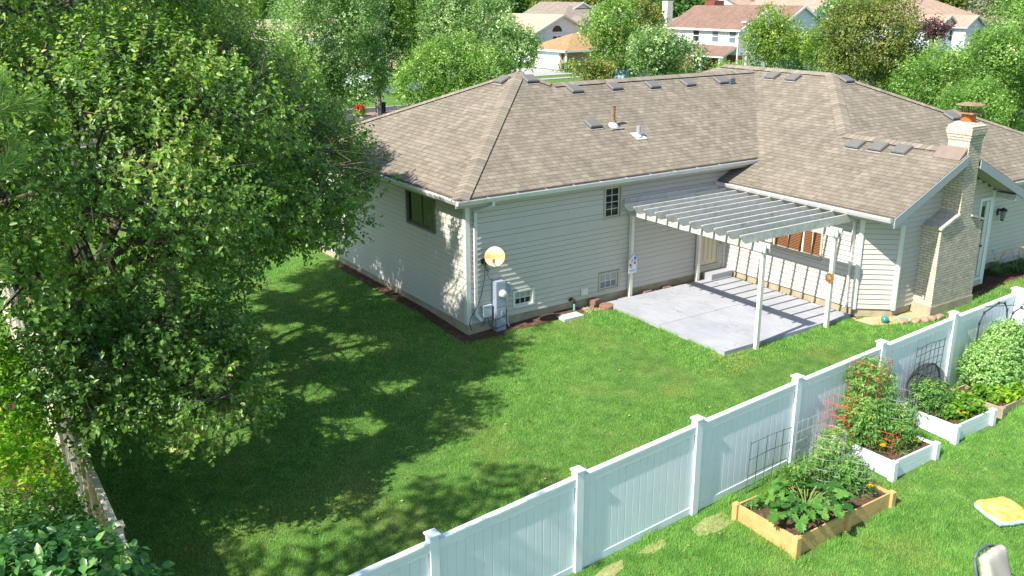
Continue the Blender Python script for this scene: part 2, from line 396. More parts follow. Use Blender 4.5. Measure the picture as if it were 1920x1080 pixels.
W_ = [(7.91, 0), (7.91, -5.45), (10.49, -5.45), (10.49, -4.87), (10.6, -4.87), (10.6, -1.95), (13.37, .85), (13.37, 5.2), (13.22, 3.78), (9.09, -.35), (9.09, 0)]
plane([(x, y, zw(x)) for x, y in W_], (0, -1), (1, 0))
zg = zw(10.6)
plane([(x, y, zg-S_*(x-10.6)) for x, y in [(10.6, -4.87), (11.03, -4.87), (11.03, -5.45), (13.29, -5.45), (13.29, -4.62), (10.6, -1.93)]], (0, 1), (-1, 0))
plane([(x, y, zs(y)) for x, y in [(13.37, .85), (10.6, -1.92), (13.29, -4.61), (19.43, -4.61), (16.2, -1.48), (15.7, -1.48)]], (1, 0), (0, 1))
plane([(x, y, 5.277-S_*(x-13.37)) for x, y in [(13.37, 5.2), (13.37, .85), (15.7, -1.48), (18.85, -1.48), (18.85, 10.7)]], (0, 1), (-1, 0))
zr = zs(-1.48)
plane([(x, y, zr-S_*(y+1.48)) for x, y in [(16.2, -1.475), (19.4, 1.7), (18.85, 1.7), (15.7, -1.475)]], (-1, 0), (0, -1))
plane([(x, y, zr-S_*(x-16.2)) for x, y in [(16.2, -1.48), (19.43, -4.61), (19.43, 1.7)]], (0, 1), (-1, 0))
plane([(x, y, 5.51-S_*(x-4.45)) for x, y in [(4.45, 4.45), (5.12, 3.78), (9.25, 7.91), (9.25, 9.25)]], (0, 1), (-1, 0))
plane([(4.45, 4.45, 5.51), (9.25, 9.25, 3.35), (-.35, 9.25, 3.35)], (-1, 0), (0, -1))
plane([(x, y, 5.21-S_*(y-3.78)) for x, y in [(5.12, 3.78), (13.22, 3.78), (13.3, 7.91), (9.25, 7.91)]], (-1, 0), (0, -1))
plane([(13.37, 5.2, 5.277), (18.85, 10.7, 2.81), (7.9, 10.7, 2.81)], (-1, 0), (0, -1))
plane([(13.37, 5.2, 5.277), (7.9, 10.7, 2.81), (9.3, 7.95, 3.4), (13.22, 3.8, 5.2)], (0, -1), (1, 0))
rf = roof.build('roof', [SHINGLE, SOFFIT, M('drip_edge', (.12, .10, .085), .8)], house)
# ridge and hip caps: overlapping cap shingles
def cap_run(p, q, w=.20, dz=.024):
    p = np.array(p, float); q = np.array(q, float); Lr = np.linalg.norm(q-p); d = (q-p)/Lr; k = max(1, int(Lr/.145)); st = Lr/k
    side = np.cross(d, (0, 0, 1)); side /= np.linalg.norm(side); mb_ = MB()
    drop = w*S_*(.93 if abs(d[2]) < .05 else .66)
    for i_ in range(k):
        a = p+d*(i_*st); b = p+d*((i_+1)*st+.02); z0 = np.array((0, 0, dz+.010)); z1 = np.array((0, 0, dz)); dn = np.array((0, 0, drop))
        t = (i_*.37) % 1; c0 = (t, i_*.145+.07)
        for sg in (-1, 1):
            mb_.face([a+z0, a+z0+side*w*sg-dn, b+z1+side*w*sg-dn, b+z1] if sg < 0 else [a+z0, b+z1, b+z1+side*w*sg-dn, a+z0+side*w*sg-dn], 0, [c0]*4)
            mb_.face([a+z0, a+z0+side*w*sg-dn, a+side*w*sg-dn-np.array((0, 0, .004)), a-np.array((0, 0, .004))], 1)
    return mb_.build('ridge_cap', [RIDGE, M('cap_edge', (.15, .12, .1), .9)], rf)
E_ = .35
for p, q in [((-.35, -.35, 3.35), (4.45, 4.45, 5.51)), ((-.35, 9.25, 3.35), (4.45, 4.45, 5.51)), ((5.12, 3.78, 5.21), (4.45, 4.45, 5.51)), ((5.12, 3.78, 5.21), (13.1, 3.78, 5.21)),
             ((13.37, 5.2, 5.277), (13.37, .85, 5.277)), ((10.62, -1.9, zg), (13.37, .85, 5.277)), ((10.6, -4.8, zg), (10.6, -1.95, zg)), ((15.7, -1.48, zr), (13.37, .85, 5.277)),
             ((15.7, -1.48, zr), (16.2, -1.48, zr)), ((19.4, -4.58, zr-S_*3.2), (16.2, -1.48, zr))]: cap_run(p, q)
# eaves: fascia, gutter
def eave(p, q, out, name='fascia', gut=True):
    """fascia board and K-style gutter along p->q; out = outward horizontal unit"""
    p = np.array(p, float); q = np.array(q, float); o_ = np.array([out[0], out[1], 0.])
    f_ = MB(); a = -o_*.03
    f_.prism([p+a+(0, 0, -.05), p+a+(0, 0, -.20), p+a+o_*.022+(0, 0, -.20), p+a+o_*.022+(0, 0, -.05)], q-p)
    f_.build('fascia', FASCIA, house)
    if gut:
        g_ = MB(); prof = [(-.005, -.04), (-.005, -.13), (.075, -.13), (.105, -.075), (.115, -.03), (.125, -.028), (.128, -.04), (.112, -.08), (.082, -.137), (-.012, -.137), (-.012, -.04)]
        pts = [p+o_*x+np.array((0, 0, z)) for x, z in prof]; n2 = len(pts)
        for k in range(n2):
            j = (k+1) % n2; g_.face([pts[k], pts[j], pts[j]+(q-p), pts[k]+(q-p)])
        for e_ in (p, q):
            g_.face([e_+o_*x+np.array((0, 0, z)) for x, z in prof[1:6]]+[e_+o_*-.005+np.array((0, 0, -.028))])
        d = (q-p)/np.linalg.norm(q-p); Lg = np.linalg.norm(q-p)
        for k in range(1, int(Lg/.8)): c_ = p+d*k*.8; g_.bar(c_+o_*-.01+(0, 0, -.03), c_+o_*.12+(0, 0, -.03), .02, .006, m=1)
        g_.build('gutter', [GUTTER, FASCIA], house)
eave((-.45, -.35, 3.35), (9.07, -.35, 3.35), (0, -1)); eave((-.35, 9.25, 3.35), (-.35, -.35, 3.35), (-1, 0))
eave((7.91, -.02, 2.82), (7.91, -5.40, 2.82), (-1, 0)); eave((13.32, -4.61, zs(-4.61)), (19.4, -4.61, zs(-4.61)), (0, -1))
# rakes of the patio gable
rk = MB()
for sg in (-1, 1):
    xe = 10.6+sg*2.72; xs = 10.485 if sg < 0 else 11.035; p = np.array((xs, -5.47, zg-.02-abs(xs-10.6)*S_)); q = np.array((xe, -5.47, zg-.02-2.72*S_))
    rk.prism([p, q, q+(0, 0, -.22), p+(0, 0, -.22)], (0, .024, 0))
    # sloping soffit under the rake and the boxed return
rk.build('rake_board', M('rake_blue_grey', (.31, .34, .37), .45, .04), house)
for sg in (-1, 1):
    rs = MB(); xe = 10.6+sg*2.66; xs = 10.485 if sg < 0 else 11.035; zz = zg-.21-abs(xs-10.6)*S_; rs.prism([(xs, -5.44, zz), (xe, -5.44, zg-.21-2.66*S_), (xe, -4.9, zg-.21-2.66*S_), (xs, -4.9, zz)], (0, 0, .02))
    rs.build('soffit', SOFFIT, house)
for sg, xw in ((-1, 7.98), (1, 12.87)):
    b_ = MB(); x0, x1 = (7.95, 8.45) if sg < 0 else (12.87, 13.27)
    b_.box((x0, -5.44, 2.60), (x1, -4.92, 2.73)); b_.prism([(x0, -5.445, 2.58), (x1, -5.445, 2.58), (x1, -5.445, 2.75), (x0, -5.445, 2.75)], (0, .01, 0)); b_.build('eave_return', FASCIA, house)
for a_, b_ in (((-.32, -.32, 3.13), (9.0, .0, 3.15)), ((-.32, .0, 3.13), (0, 9.2, 3.15)), ((7.95, -4.9, 2.60), (8.38, -.02, 2.62)), ((12.9, -4.58, 2.60), (19.3, -4.2, 2.62))):
    sf = MB(); sf.box(a_, b_); sf.build('soffit', SOFFIT, house)
# siding walls
def siding(name, o0, ux, n, U, z0, z1, openings=(), top=None, seam_seed=0, mat=None, lap=.125):
    """o0: xy origin, ux: unit along wall, n: outward normal, U: length"""
    o0 = np.array(o0, float); ux = np.array(ux, float); n = np.array(n, float); mb_ = MB(); r = np.random.default_rng(seam_seed)
    zs_ = {z0, z1}; k = 0
    while z0+k*lap < z1: zs_.add(round(z0+k*lap, 5)); k += 1
    for op in openings: zs_.add(op[2]); zs_.add(op[3])
    zs_ = sorted(z for z in zs_ if z0 <= z <= z1)
    def pt(u, z, d): p = o0+ux*u+n*d; return (p[0], p[1], z)
    for a, b in zip(zs_[:-1], zs_[1:]):
        if b-a < .002: continue
        ph0 = ((a-z0)/lap) % 1; ph0 = 0 if ph0 > .999 else ph0; ph1 = ph0+(b-a)/lap
        d0 = .022*(1-ph0)+.003; d1 = .022*(1-min(1, ph1))+.003; zm = (a+b)/2
        u0, u1 = (0, U) if top is None else top(zm)
        if u1 <= u0: continue
        iv = [(u0, u1)]
        for op in openings:
            if op[2] < zm < op[3]:
                nv = []
                for s_, e_ in iv:
                    if op[0] > s_: nv.append((s_, min(e_, op[0])))
                    if op[1] < e_: nv.append((max(s_, op[1]), e_))
                iv = [q for q in nv if q[1]-q[0] > .002]
        for s_, e_ in iv:
            mb_.face([pt(s_, a, d0), pt(e_, a, d0), pt(e_, b, d1), pt(s_, b, d1)])
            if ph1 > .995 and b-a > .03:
                g = .015; mb_.face([pt(s_, b-g, d1+.0035), pt(e_, b-g, d1+.0035), pt(e_, b, d1+.0015), pt(s_, b, d1+.0015)], 1)  # lock groove strip, the lip's shadow painted in as dark colour
            if ph0 == 0: mb_.face([pt(s_, a, .003), pt(e_, a, .003), pt(e_, a, d0), pt(s_, a, d0)], 0)
            if ph0 == 0 and r.random() < .45 and e_-s_ > 1:
                us = s_+(e_-s_)*r.uniform(.05, .95)
                mb_.face([pt(us, a, d0+.001), pt(us+.006, a, d0+.001), pt(us+.006, b, d1+.001), pt(us, b, d1+.001)], 1)
        if top is None or True:
            pass
    return mb_.build(name, [mat or SIDING, SEAM_SHADE], house)
ops_back = [(3.98, 4.56, 2.22, 3.08), (1.26, 1.87, .43, .88), (3.87, 4.56, .36, .87), (7.22, 8.14, .45, 2.5), (6.2, 6.55, 1.72, 2.15)]
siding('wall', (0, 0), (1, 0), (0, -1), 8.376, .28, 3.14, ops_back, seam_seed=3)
ops_left = [(8.9-2.84, 8.9-1.36, 2.16, 3.05)]
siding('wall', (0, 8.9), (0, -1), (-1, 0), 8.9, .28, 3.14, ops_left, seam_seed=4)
ops_wing = [(1.6, 3.25, 1.22, 2.12)]
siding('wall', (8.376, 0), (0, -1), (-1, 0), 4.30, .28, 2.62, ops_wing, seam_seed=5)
c1 = np.array((8.376, -4.30)); c2 = np.array((9.08, -4.9)); cu = (c2-c1)/np.linalg.norm(c2-c1); cn = np.array((-cu[1], cu[0]))
cn = cn if cn[1] < 0 else -cn
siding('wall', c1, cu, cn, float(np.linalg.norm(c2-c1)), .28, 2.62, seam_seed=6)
def gtop(z):
    zz = z+.22; half = (zg-zz)/S_
    return (max(0, 10.6-half-9.08), min(3.77, 10.6+half-9.08))
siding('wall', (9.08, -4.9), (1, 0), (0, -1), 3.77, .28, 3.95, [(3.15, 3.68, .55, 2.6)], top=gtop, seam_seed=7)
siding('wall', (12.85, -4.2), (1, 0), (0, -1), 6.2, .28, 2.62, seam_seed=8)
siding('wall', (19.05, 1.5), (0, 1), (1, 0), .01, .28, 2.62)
# inner core closing the house (keeps it solid from other sides)
core = MB(); core.box((.15, .15, -.6), (8.9, 8.9, 3.14)); core.box((8.52, -4.1, -.6), (18.4, 10.3, 2.62)); core.box((8.91, 2, -.6), (13, 7.6, 3.13)); core.box((12.9, -4.05, -.21), (19.04, 1.5, 2.61)); core.box((9.3, -4.72, -.2), (12.72, -4.1, 2.6))
core.prism([(8.9, -4.85, 2.6), (12.8, -4.85, 2.6), (10.6, -4.85, 3.75)], (0, .5, 0))
core.build('wall_core', SIDING, house)
# foundation
fd = MB()
fd.box((.012, .012, -.6), (8.37, .3, .285)); fd.box((.013, .3, -.6), (.3, 8.89, .285)); fd.box((8.388, -4.29, -.6), (8.7, -.0, .285))
fd.prism([(8.40, -4.30, -.6), (9.09, -4.885, -.6), (9.4, -4.5, -.6), (8.7, -4.0, -.6)], (0, 0, .885)); fd.box((9.09, -4.885, -.6), (12.83, -4.5, .285)); fd.box((12.84, -4.185, -.6), (19.03, -3.9, .285))
fd.build('foundation', CONC, house)
# corner boards
def corner(p, h0, h1, d1, d2, w=.09):
    p = np.array(p, float); d1 = np.array(d1, float); d2 = np.array(d2, float); mb_ = MB(); t = .028
    n1 = -d2; n2 = -d1
    a = p+n1*t+n2*t
    mb_.prism([(*a, h0), (*(a+d1*(w+t)), h0), (*(a+d1*(w+t)+d2*.02), h0), (*(a+d1*.02+d2*.02), h0), (*(a+d2*(w+t)+d1*.02), h0), (*(a+d2*(w+t)), h0)], (0, 0, h1-h0)); mb_.build('corner_board', CORNER, house)
corner((0, 0), .27, 3.13, (1, 0), (0, 1)); corner((12.85, -4.9), .27, 2.78, (-1, 0), (0, 1))
for pc, w in ((c1, .06), (c2, .06)):
    mb_ = MB(); mb_.tube([(pc[0]-.015, pc[1]-.015, .27), (pc[0]-.015, pc[1]-.015, 2.62)], .062, 8); mb_.build('corner_board', CORNER, house)
mb_ = MB(); mb_.box((8.30, -.045, .28), (8.357, -.02, 2.6)); mb_.build('corner_board', CORNER, house)

def window(o0, ux, n, u0, u1, z0, z1, cols, rows, frame=FRAME, sash=SASH, gl=GLASS, blinds=None, curtain=False, split=0, fw=.045):
    o0 = np.array(o0, float); ux = np.array(ux, float); n = np.array(n, float)
    def B(mb_, a, b, za, zb_, d0, d1, m=0):
        P = [o0+ux*a+n*d0, o0+ux*b+n*d0, o0+ux*b+n*d1, o0+ux*a+n*d1]
        mb_.hexa([(p[0], p[1], za) for p in P], [(p[0], p[1], zb_) for p in P], m)
    fr = MB(); w = fw
    B(fr, u0-w*.3, u0+w, z0, z1, -.06, .035); B(fr, u1-w, u1+w*.3, z0, z1, -.06, .035); B(fr, u0+w, u1-w, z1-w, z1, -.06, .035); B(fr, u0+w, u1-w, z0, z0+w, -.06, .045)
    f_ = fr.build('window', frame, house, bevel=.004)
    st = MB(); s = .03; a, b, c, d = u0+w, u1-w, z0+w, z1-w
    seg = [(a, b)] if not split else [(a, a+(b-a)*split), (a+(b-a)*split, b)]
    for i_, (p, q) in enumerate(seg):
        dd = -.02 if i_ == 0 else -.012
        B(st, p, p+s, c, d, dd-.02, dd); B(st, q-s, q, c, d, dd-.02, dd); B(st, p+s, q-s, d-s, d, dd-.02, dd); B(st, p+s, q-s, c, c+s, dd-.02, dd)
        nc = cols if not split else max(1, cols//2)
        for k in range(1, nc): x = p+s+(q-p-2*s)*k/nc; B(st, x-.007, x+.007, c+s, d-s, dd-.016, dd-.004)
        for k in range(1, rows): z = c+s+(d-c-2*s)*k/rows; B(st, p+s, q-s, z-.007, z+.007, dd-.0155, dd-.0045)
    so_ = st.build('sash', sash, f_)
    pn = MB(); P = [o0+ux*a-n*.034, o0+ux*b-n*.034]; pn.face([(*P[0], c), (*P[1], c), (*P[1], d), (*P[0], d)])
    pn.build('pane', gl, f_)
    if blinds:
        bl = MB(); z = c
        while z < d: B(bl, a+.01, b-.01, z, z+.022, -.0325, -.0285); z += .042
        bl.build('blind', blinds, f_)
    if curtain:
        cu_ = MB(); k = 14
        for j in range(k):
            x0 = a+(b-a)*j/k; x1 = a+(b-a)*(j+.8)/k; B(cu_, x0, x1, c+(d-c)*.45, d, -.0325, -.030-.003*(j % 2))
        cu_.build('curtain', M('lace_curtain', (.42, .44, .42), .8), f_)
    return f_
BK = ((0, 0), (1, 0), (0, -1))
window(*BK, 3.99, 4.55, 2.23, 3.07, 2, 4)
window(*BK, 1.27, 1.86, .44, .87, 3, 2, frame=CORNER, sash=CORNER, curtain=True)
window(*BK, 3.88, 4.55, .37, .86, 3, 2, frame=FRAME, sash=SASH, gl=GLASSG, curtain=True)
window(*BK, 6.22, 6.53, 1.74, 2.13, 1, 1, frame=CORNER)
window((0, 0), (0, 1), (-1, 0), 1.37, 2.83, 2.17, 3.04, 1, 1, frame=M('bronze_frame', (.16, .15, .12), .5), sash=M('bronze_sash', (.13, .12, .1), .5), split=.5)
BLINDS = M('wood_blinds', (.30, .13, .05), .5, .15)
window((8.376, 0), (0, -1), (-1, 0), 1.62, 3.23, 1.24, 2.10, 4, 1, sash=SASH, blinds=BLINDS, split=.62, gl=glass('dark_glass', (.03, .02, .015), .12))
# steps of patio door
dr = MB(); dr.box((7.24, -.03, .47), (7.32, .03, 2.48)); dr.box((8.04, -.03, .47), (8.12, .03, 2.48)); dr.box((7.32, -.03, 2.4), (8.04, .03, 2.48)); dr.box((7.20, -.05, .42), (8.16, .0, .47)); df = dr.build('door_frame', FRAME, house)
dr = MB(); dr.box((7.325, -.012, .475), (8.035, .02, 2.395))
for x0, x1 in ((7.40, 7.50), (7.535, 7.66), (7.70, 7.825), (7.86, 7.96)):
    dr.box((x0, -.022, .60), (x1, -.0125, 1.5)); dr.box((x0+.02, -.027, .63), (x1-.02, -.0225, 1.47)); dr.box((x0, -.022, 1.65), (x1, -.0125, 2.3))
do = dr.build('door', DOORC, house, bevel=.003)
mb_ = MB(); mb_.lathe((7.37, -.03, 1.42), [(.0, -.0), (.03, 0), (.012, .02), (.028, .045), (.0, .06)], 12, axis=(0, -1, 0)); mb_.build('handle', GREYM, do, smooth=True)
# side door on gable wall
dr = MB(); dr.box((12.23, -4.935, .5), (12.31, -4.87, 2.62)); dr.box((12.70, -4.935, .5), (12.77, -4.87, 2.62)); dr.box((12.31, -4.935, 2.54), (12.70, -4.87, 2.62)); dr.box((12.22, -4.97, .44), (12.78, -4.88, .5)); dr.build('door_frame', WHITE, house)
dr = MB(); dr.box((12.315, -4.90, .5), (12.695, -4.87, 2.54)); dr.box((12.36, -4.915, 1.55), (12.5, -4.9005, 2.4), 1); dr.box((12.55, -4.915, .55), (12.685, -4.9005, 2.5), 2)
do = dr.build('door', [M('door_grey', (.36, .38, .38), .5), GLASS, SASH], house)
mb_ = MB(); mb_.lathe((12.53, -4.915, 1.35), [(0, 0), (.03, 0), (.03, .03), (0, .04)], 10, axis=(0, -1, 0)); mb_.build('handle', BLACKM, do)
# downspouts
def spout(pts, w=.075, h=.055, name='downspout', mat=GUTTER):
    mb_ = MB()
    for a, b in zip(pts[:-1], pts[1:]):
        a = np.array(a, float); b = np.array(b, float); d = (b-a)/np.linalg.norm(b-a)
        mb_.bar(a-d*.015, b+d*.015, w, h, up=(0, -1, .02) if abs(d[2]) > .5 else (0, 0, 1))
    return mb_.build(name, mat, house, bevel=.006)
spout([(.48, -.40, 3.22), (.48, -.40, 3.12), (.20, -.08, 2.95), (.20, -.06, .50), (.30, -.13, .36)])
spout([(8.05, -4.15, 2.68), (8.05, -4.15, 2.55), (8.31, -4.13, 2.42), (8.31, -4.13, .45), (8.22, -4.16, .30)])
# roof vents
def vent(x, y, z, yaw, tilt_ax):
    """low slant vent: flashing plate and a shallow hood, set on the slope"""
    hs = MB()
    lo = [(-.19, -.17, .02), (.19, -.17, .02), (.19, .17, .02), (-.19, .17, .02)]; mid = [(a*1.06, b*1.06, .045) for a, b, _ in lo]; hi = [(a*1.0, b*1.0, .10) for a, b, _ in lo]
    hs.hexa(lo, [(a, b, .05) for a, b, _ in lo], 1); hs.hexa([(a*1.08, b*1.08, .052) for a, b, _ in lo], [(a*1.02, b*1.02, .085) for a, b, _ in lo]); hs.hexa([(a*1.02, b*1.02, .0855) for a, b, _ in lo], [(a*.9, b*.9, .105) for a, b, _ in lo])
    o = hs.build('roof_vent', [M('vent_grey', (.155, .145, .135), .6, .08), BLACKM], house, bevel=.006)
    pl = MB(); pl.hexa([(-.215, -.235, .010), (.215, -.235, .010), (.215, .18, .010), (-.215, .18, .010)], [(-.215, -.235, .016), (.215, -.235, .016), (.215, .18, .016), (-.215, .18, .016)]); pl.build('flashing', M('flashing', (.28, .27, .26), .5, .1), o)
    o.matrix_world = Matrix.Translation((x, y, z)) @ Matrix.Rotation(yaw, 4, 'Z') @ Matrix.Rotation(math.atan(S_), 4, 'X')
    return o
for x, y in [(4.55, 4.02), (5.62, 3.38), (7.04, 3.37), (8.43, 3.31), (9.82, 3.28), (11.2, 3.27), (4.99, 1.76)]: vent(x, y, zb(y), 0, 0)
for x, y in [(12.93, 2.72), (12.93, 1.90), (10.2, -2.55), (10.23, -3.2), (10.26, -3.85)]: vent(x, y, zw(x), -math.pi/2, 0)
for x, y in [(13.5, .45), (15.56, -1.80), (16.1, -1.8)]: vent(x, y, zs(y), 0, 0)
vent(3.98, 4.5, zl(3.98), -math.pi/2, 0)
mb_ = MB(); mb_.hexa([(-.1, -.12, 0), (.1, -.12, 0), (.1, .12, 0), (-.1, .12, 0)], [(-.09, -.1, .16), (.09, -.1, .16), (.07, .1, .1), (-.07, .1, .1)]); o = mb_.build('exhaust_hood', DARKG, house, bevel=.02); o.location = (11.58, 3.2, zb(3.2)-.03)
# pipes through the roof
mb_ = MB(); z = zb(1.68); mb_.tube([(5.62, 1.68, z-.1), (5.62, 1.68, z+.50)], .058, 16); mb_.tube([(5.62, 1.68, z+.495), (5.62, 1.68, z+.512)], .066, 16); mb_.tube([(5.62, 1.68, z+.10), (5.62, 1.68, z+.13)], .10, 16)
vp = mb_.build('vent_pipe', RUST, house, label='tall rusty vent pipe')
mb_ = MB(); mb_.lathe((5.62, 1.68, z-.03), [(.17, -.02), (.13, .05), (.075, .135)], 20); mb_.box((5.4, 1.45, z-.07), (5.84, 1.5, z-.06)); mb_.build('flashing', M('lead_boot', (.5, .5, .5), .5), vp, smooth=True)
mb_ = MB(); z = zb(1.1); mb_.tube([(6.02, 1.1, z-.1), (6.02, 1.1, z+.27)], .055, 16); mb_.tube([(6.02, 1.1, z+.26), (6.02, 1.1, z+.28)], .05, 16); vp = mb_.build('vent_pipe', GREYM, house, label='short grey vent pipe')
mb_ = MB(); mb_.hexa([(5.85, .94, zb(.94)+.012), (6.2, .94, zb(.94)+.012), (6.2, 1.26, zb(1.26)+.012), (5.85, 1.26, zb(1.26)+.012)], [(5.85, .94, zb(.94)+.02), (6.2, .94, zb(.94)+.02), (6.2, 1.26, zb(1.26)+.02), (5.85, 1.26, zb(1.26)+.02)]); mb_.lathe((6.02, 1.1, z), [(.1, 0), (.06, .06)], 16); mb_.build('flashing', M('lead_boot', (.5, .5, .5), .5), vp)
# chimney: broad base, sloping shoulders, shaft with corbelled top
ch = MB(); ch.box((9.84, -5.42, -.1), (11.56, -4.89, 2.24)); ch.box((10.5, -5.419, 2.24), (11.02, -4.88, 4.30))
ch.hexa([(9.95, -5.418, 2.24), (10.5, -5.418, 2.24), (10.5, -4.9, 2.24), (9.95, -4.9, 2.24)], [(10.44, -5.418, 2.47), (10.5, -5.418, 2.47), (10.5, -4.9, 2.47), (10.44, -4.9, 2.47)])
ch.hexa([(11.02, -5.418, 2.24), (11.5, -5.418, 2.24), (11.5, -4.9, 2.24), (11.02, -4.9, 2.24)], [(11.02, -5.418, 2.42), (11.06, -5.418, 2.42), (11.06, -4.9, 2.42), (11.02, -4.9, 2.42)])
zc = 4.30
for k, g in enumerate((.018, .036, .054, .054)):
    ch.box((10.5-g, -5.42-g, zc+.001), (11.02+g, -4.88+g, zc+.066)); zc += .067
ch.box((10.5-.036, -5.42-.036, zc+.001), (11.02+.036, -4.88+.036, zc+.055)); zc += .056
ch.hexa([(10.48, -5.44, zc), (11.04, -5.44, zc), (11.04, -4.86, zc), (10.48, -4.86, zc)], [(10.58, -5.34, zc+.08), (10.94, -5.34, zc+.08), (10.94, -4.96, zc+.08), (10.58, -4.96, zc+.08)])
chim = ch.build('chimney', [CHBRICK, CHSTONE], house, bevel=.004)
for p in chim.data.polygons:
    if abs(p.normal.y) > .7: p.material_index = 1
mb_ = MB(); mb_.box((9.80, -5.44, -.2), (11.60, -4.89, .33)); mb_.build('footing', CONC, chim)
LIME = M('limestone_cap', (.50, .46, .38), .85, .2, 8, .5, .15, stain=(.25, .23, .2), stain_amt=.8)
mb_ = MB(); mb_.hexa([(9.79, -5.46, 2.25), (10.51, -5.46, 2.505), (10.51, -4.89, 2.505), (9.79, -4.89, 2.25)], [(9.79, -5.46, 2.30), (10.49, -5.46, 2.56), (10.49, -4.89, 2.56), (9.79, -4.89, 2.30)]); mb_.build('shoulder_cap', LIME, chim, bevel=.005)
mb_ = MB(); mb_.hexa([(11.01, -5.46, 2.43), (11.62, -5.46, 2.255), (11.62, -4.89, 2.255), (11.01, -4.89, 2.43)], [(11.01, -5.46, 2.48), (11.62, -5.46, 2.305), (11.62, -4.89, 2.305), (11.01, -4.89, 2.48)]); mb_.build('shoulder_cap', LIME, chim, bevel=.005)
mb_ = MB(); mb_.lathe((10.76, -5.15, zc+.06), [(.0, 0), (.165, 0), (.165, .20), (.13, .20), (.13, .02), (0, .02)], 8); fl = mb_.build('flue', TERRA, chim, bevel=.01)
mb_ = MB(); zt = zc+.27; mb_.box((10.53, -5.38, zt), (10.99, -4.92, zt+.03)); mb_.lathe((10.76, -5.15, zt+.20), [(0, .055), (.12, .052), (.31, .01), (.32, 0), (.31, -.004), (.12, .03), (0, .035)], 28)
for a in range(4):
    t = a*math.pi/2+.7; mb_.bar((10.76+.17*math.cos(t), -5.15+.17*math.sin(t), zt+.02), (10.76+.2*math.cos(t), -5.15+.2*math.sin(t), zt+.225), .02, .006, up=(math.cos(t), math.sin(t), 0))
for a in range(20):
    t = a*math.pi/10; mb_.tube([(10.76+.17*math.cos(t), -5.15+.17*math.sin(t), zt+.02), (10.76+.17*math.cos(t), -5.15+.17*math.sin(t), zt+.12)], .006, 4)
mb_.build('rain_cap', RUST, chim)
mb_ = MB(); mb_.hexa([(10.2, -5.40, zw(10.2)+.01), (10.5, -5.40, zw(10.5)+.01), (10.5, -4.7, zw(10.5)+.01), (10.2, -4.7, zw(10.2)+.01)], [(10.2, -5.40, zw(10.2)+.02), (10.495, -5.40, zw(10.5)+.14), (10.495, -4.7, zw(10.5)+.14), (10.2, -4.7, zw(10.2)+.02)]); mb_.build('flashing', M('brown_flashing', (.22, .17, .14), .6), chim)

# ------------------------------------------------------------------ patio, steps, stones
m_ = MB(); jx, jy = 6.15, -2.25; a0, a1, b0, b1 = 3.93, 8.24, -.22, -4.34
for x0, x1 in ((a0, jx-.006), (jx+.006, a1)):
    for y0, y1 in ((b0, jy+.006), (jy-.006, b1)): m_.box((x0, y0, -.2), (x1, y1, .14))
m_.box((a0+.02, b0-.02, -.21), (a1-.02, b1+.02, .128), 1)
tag(m_.build('patio', [SLAB, JOINT], bevel=.008), kind='structure')
m_ = MB(); m_.box((7.52, -.40, .05), (8.32, -.055, .30)); o = m_.build('door_step', PATIO, bevel=.03); tag(o, 'small concrete block step below the cream patio door', 'step')
def gravel(name, x0, x1, y0, y1, n, seed):
    r = np.random.default_rng(seed); P = np.stack([r.uniform(x0, x1, n), r.uniform(y0, y1, n), np.zeros(n)], 1); P[:, 2] = np.maximum(G(P[:, 0], P[:, 1]), gz0(P))+.012
    TV = np.array([(1, 0, 0), (-1, 0, 0), (0, 1, 0), (0, -1, 0), (0, 0, .7), (0, 0, -.7)], float); TF = np.array([(0, 2, 4), (2, 1, 4), (1, 3, 4), (3, 0, 4)])
    D_ = r.normal(size=(n, 3)); N_ = r.normal(size=(n, 3)); V_, F_ = scatter(TV, TF, P, D_, N_, r.uniform(.010, .024, n)); return V_, F_, r.random(len(F_))
def scatter(TV, TF, P, D, Nn, S):
    D = D/np.maximum(np.linalg.norm(D, axis=1, keepdims=True), 1e-9); X_ = np.cross(D, Nn); X_ /= np.maximum(np.linalg.norm(X_, axis=1, keepdims=True), 1e-9); Z_ = np.cross(X_, D)
    S = np.asarray(S).reshape(-1, 1, 1)
    V_ = P[:, None, :]+S*(TV[None, :, 0:1]*X_[:, None, :]+TV[None, :, 1:2]*D[:, None, :]+TV[None, :, 2:3]*Z_[:, None, :])
    F_ = TF[None]+(np.arange(len(P))*len(TV))[:, None, None]
    return V_.reshape(-1, 3), F_.reshape(-1, TF.shape[1])
def gz0(P): return np.full(len(P), -9.)
GRV = leaf_mat('gravel_stones', [(0, (.20, .14, .08)), (.4, (.45, .34, .18)), (.8, (.62, .52, .33)), (1, (.3, .26, .22))], trans=0.0, rough=.9, spec=.1)
def strip(name, quads, mat, h=.05):
    m_ = MB()
    for x0, x1, y0, y1 in quads: m_.box((x0, y0, -.3), (x1, y1, h))
    return tag(m_.build(name, mat), kind='structure')
strip('gravel_bed', [(8.245, 8.385, -4.5, -.02), (4.6, 7.5, -.215, .008)], GRAVEL, .10)
VV, FF, RR = [], [], []
off = 0
for i_, (x0, x1, y0, y1, n) in enumerate([(8.245, 8.37, -4.5, -.05, 1500), (4.6, 7.4, -.215, -.02, 1500), (3.2, 3.95, -.45, -.03, 500), (8.5, 9.3, -5.15, -4.75, 700)]):
    V_, F_, R_ = gravel('g', x0, x1, y0, y1, n, i_); V_[:, 2] = np.maximum(V_[:, 2], .10 if i_ < 2 else -9); VV.append(V_); FF.append(F_+off); RR.append(R_); off += len(V_)
tag(big_mesh('gravel', np.concatenate(VV), np.concatenate(FF), GRV, rnd=np.concatenate(RR)), 'tan pea gravel along the house wall beside the patio', 'gravel', kind='stuff')
patch('soil_strip', rag(-.30, .0, -.4, 7.0, 6, .05, 2), SOIL, .006)
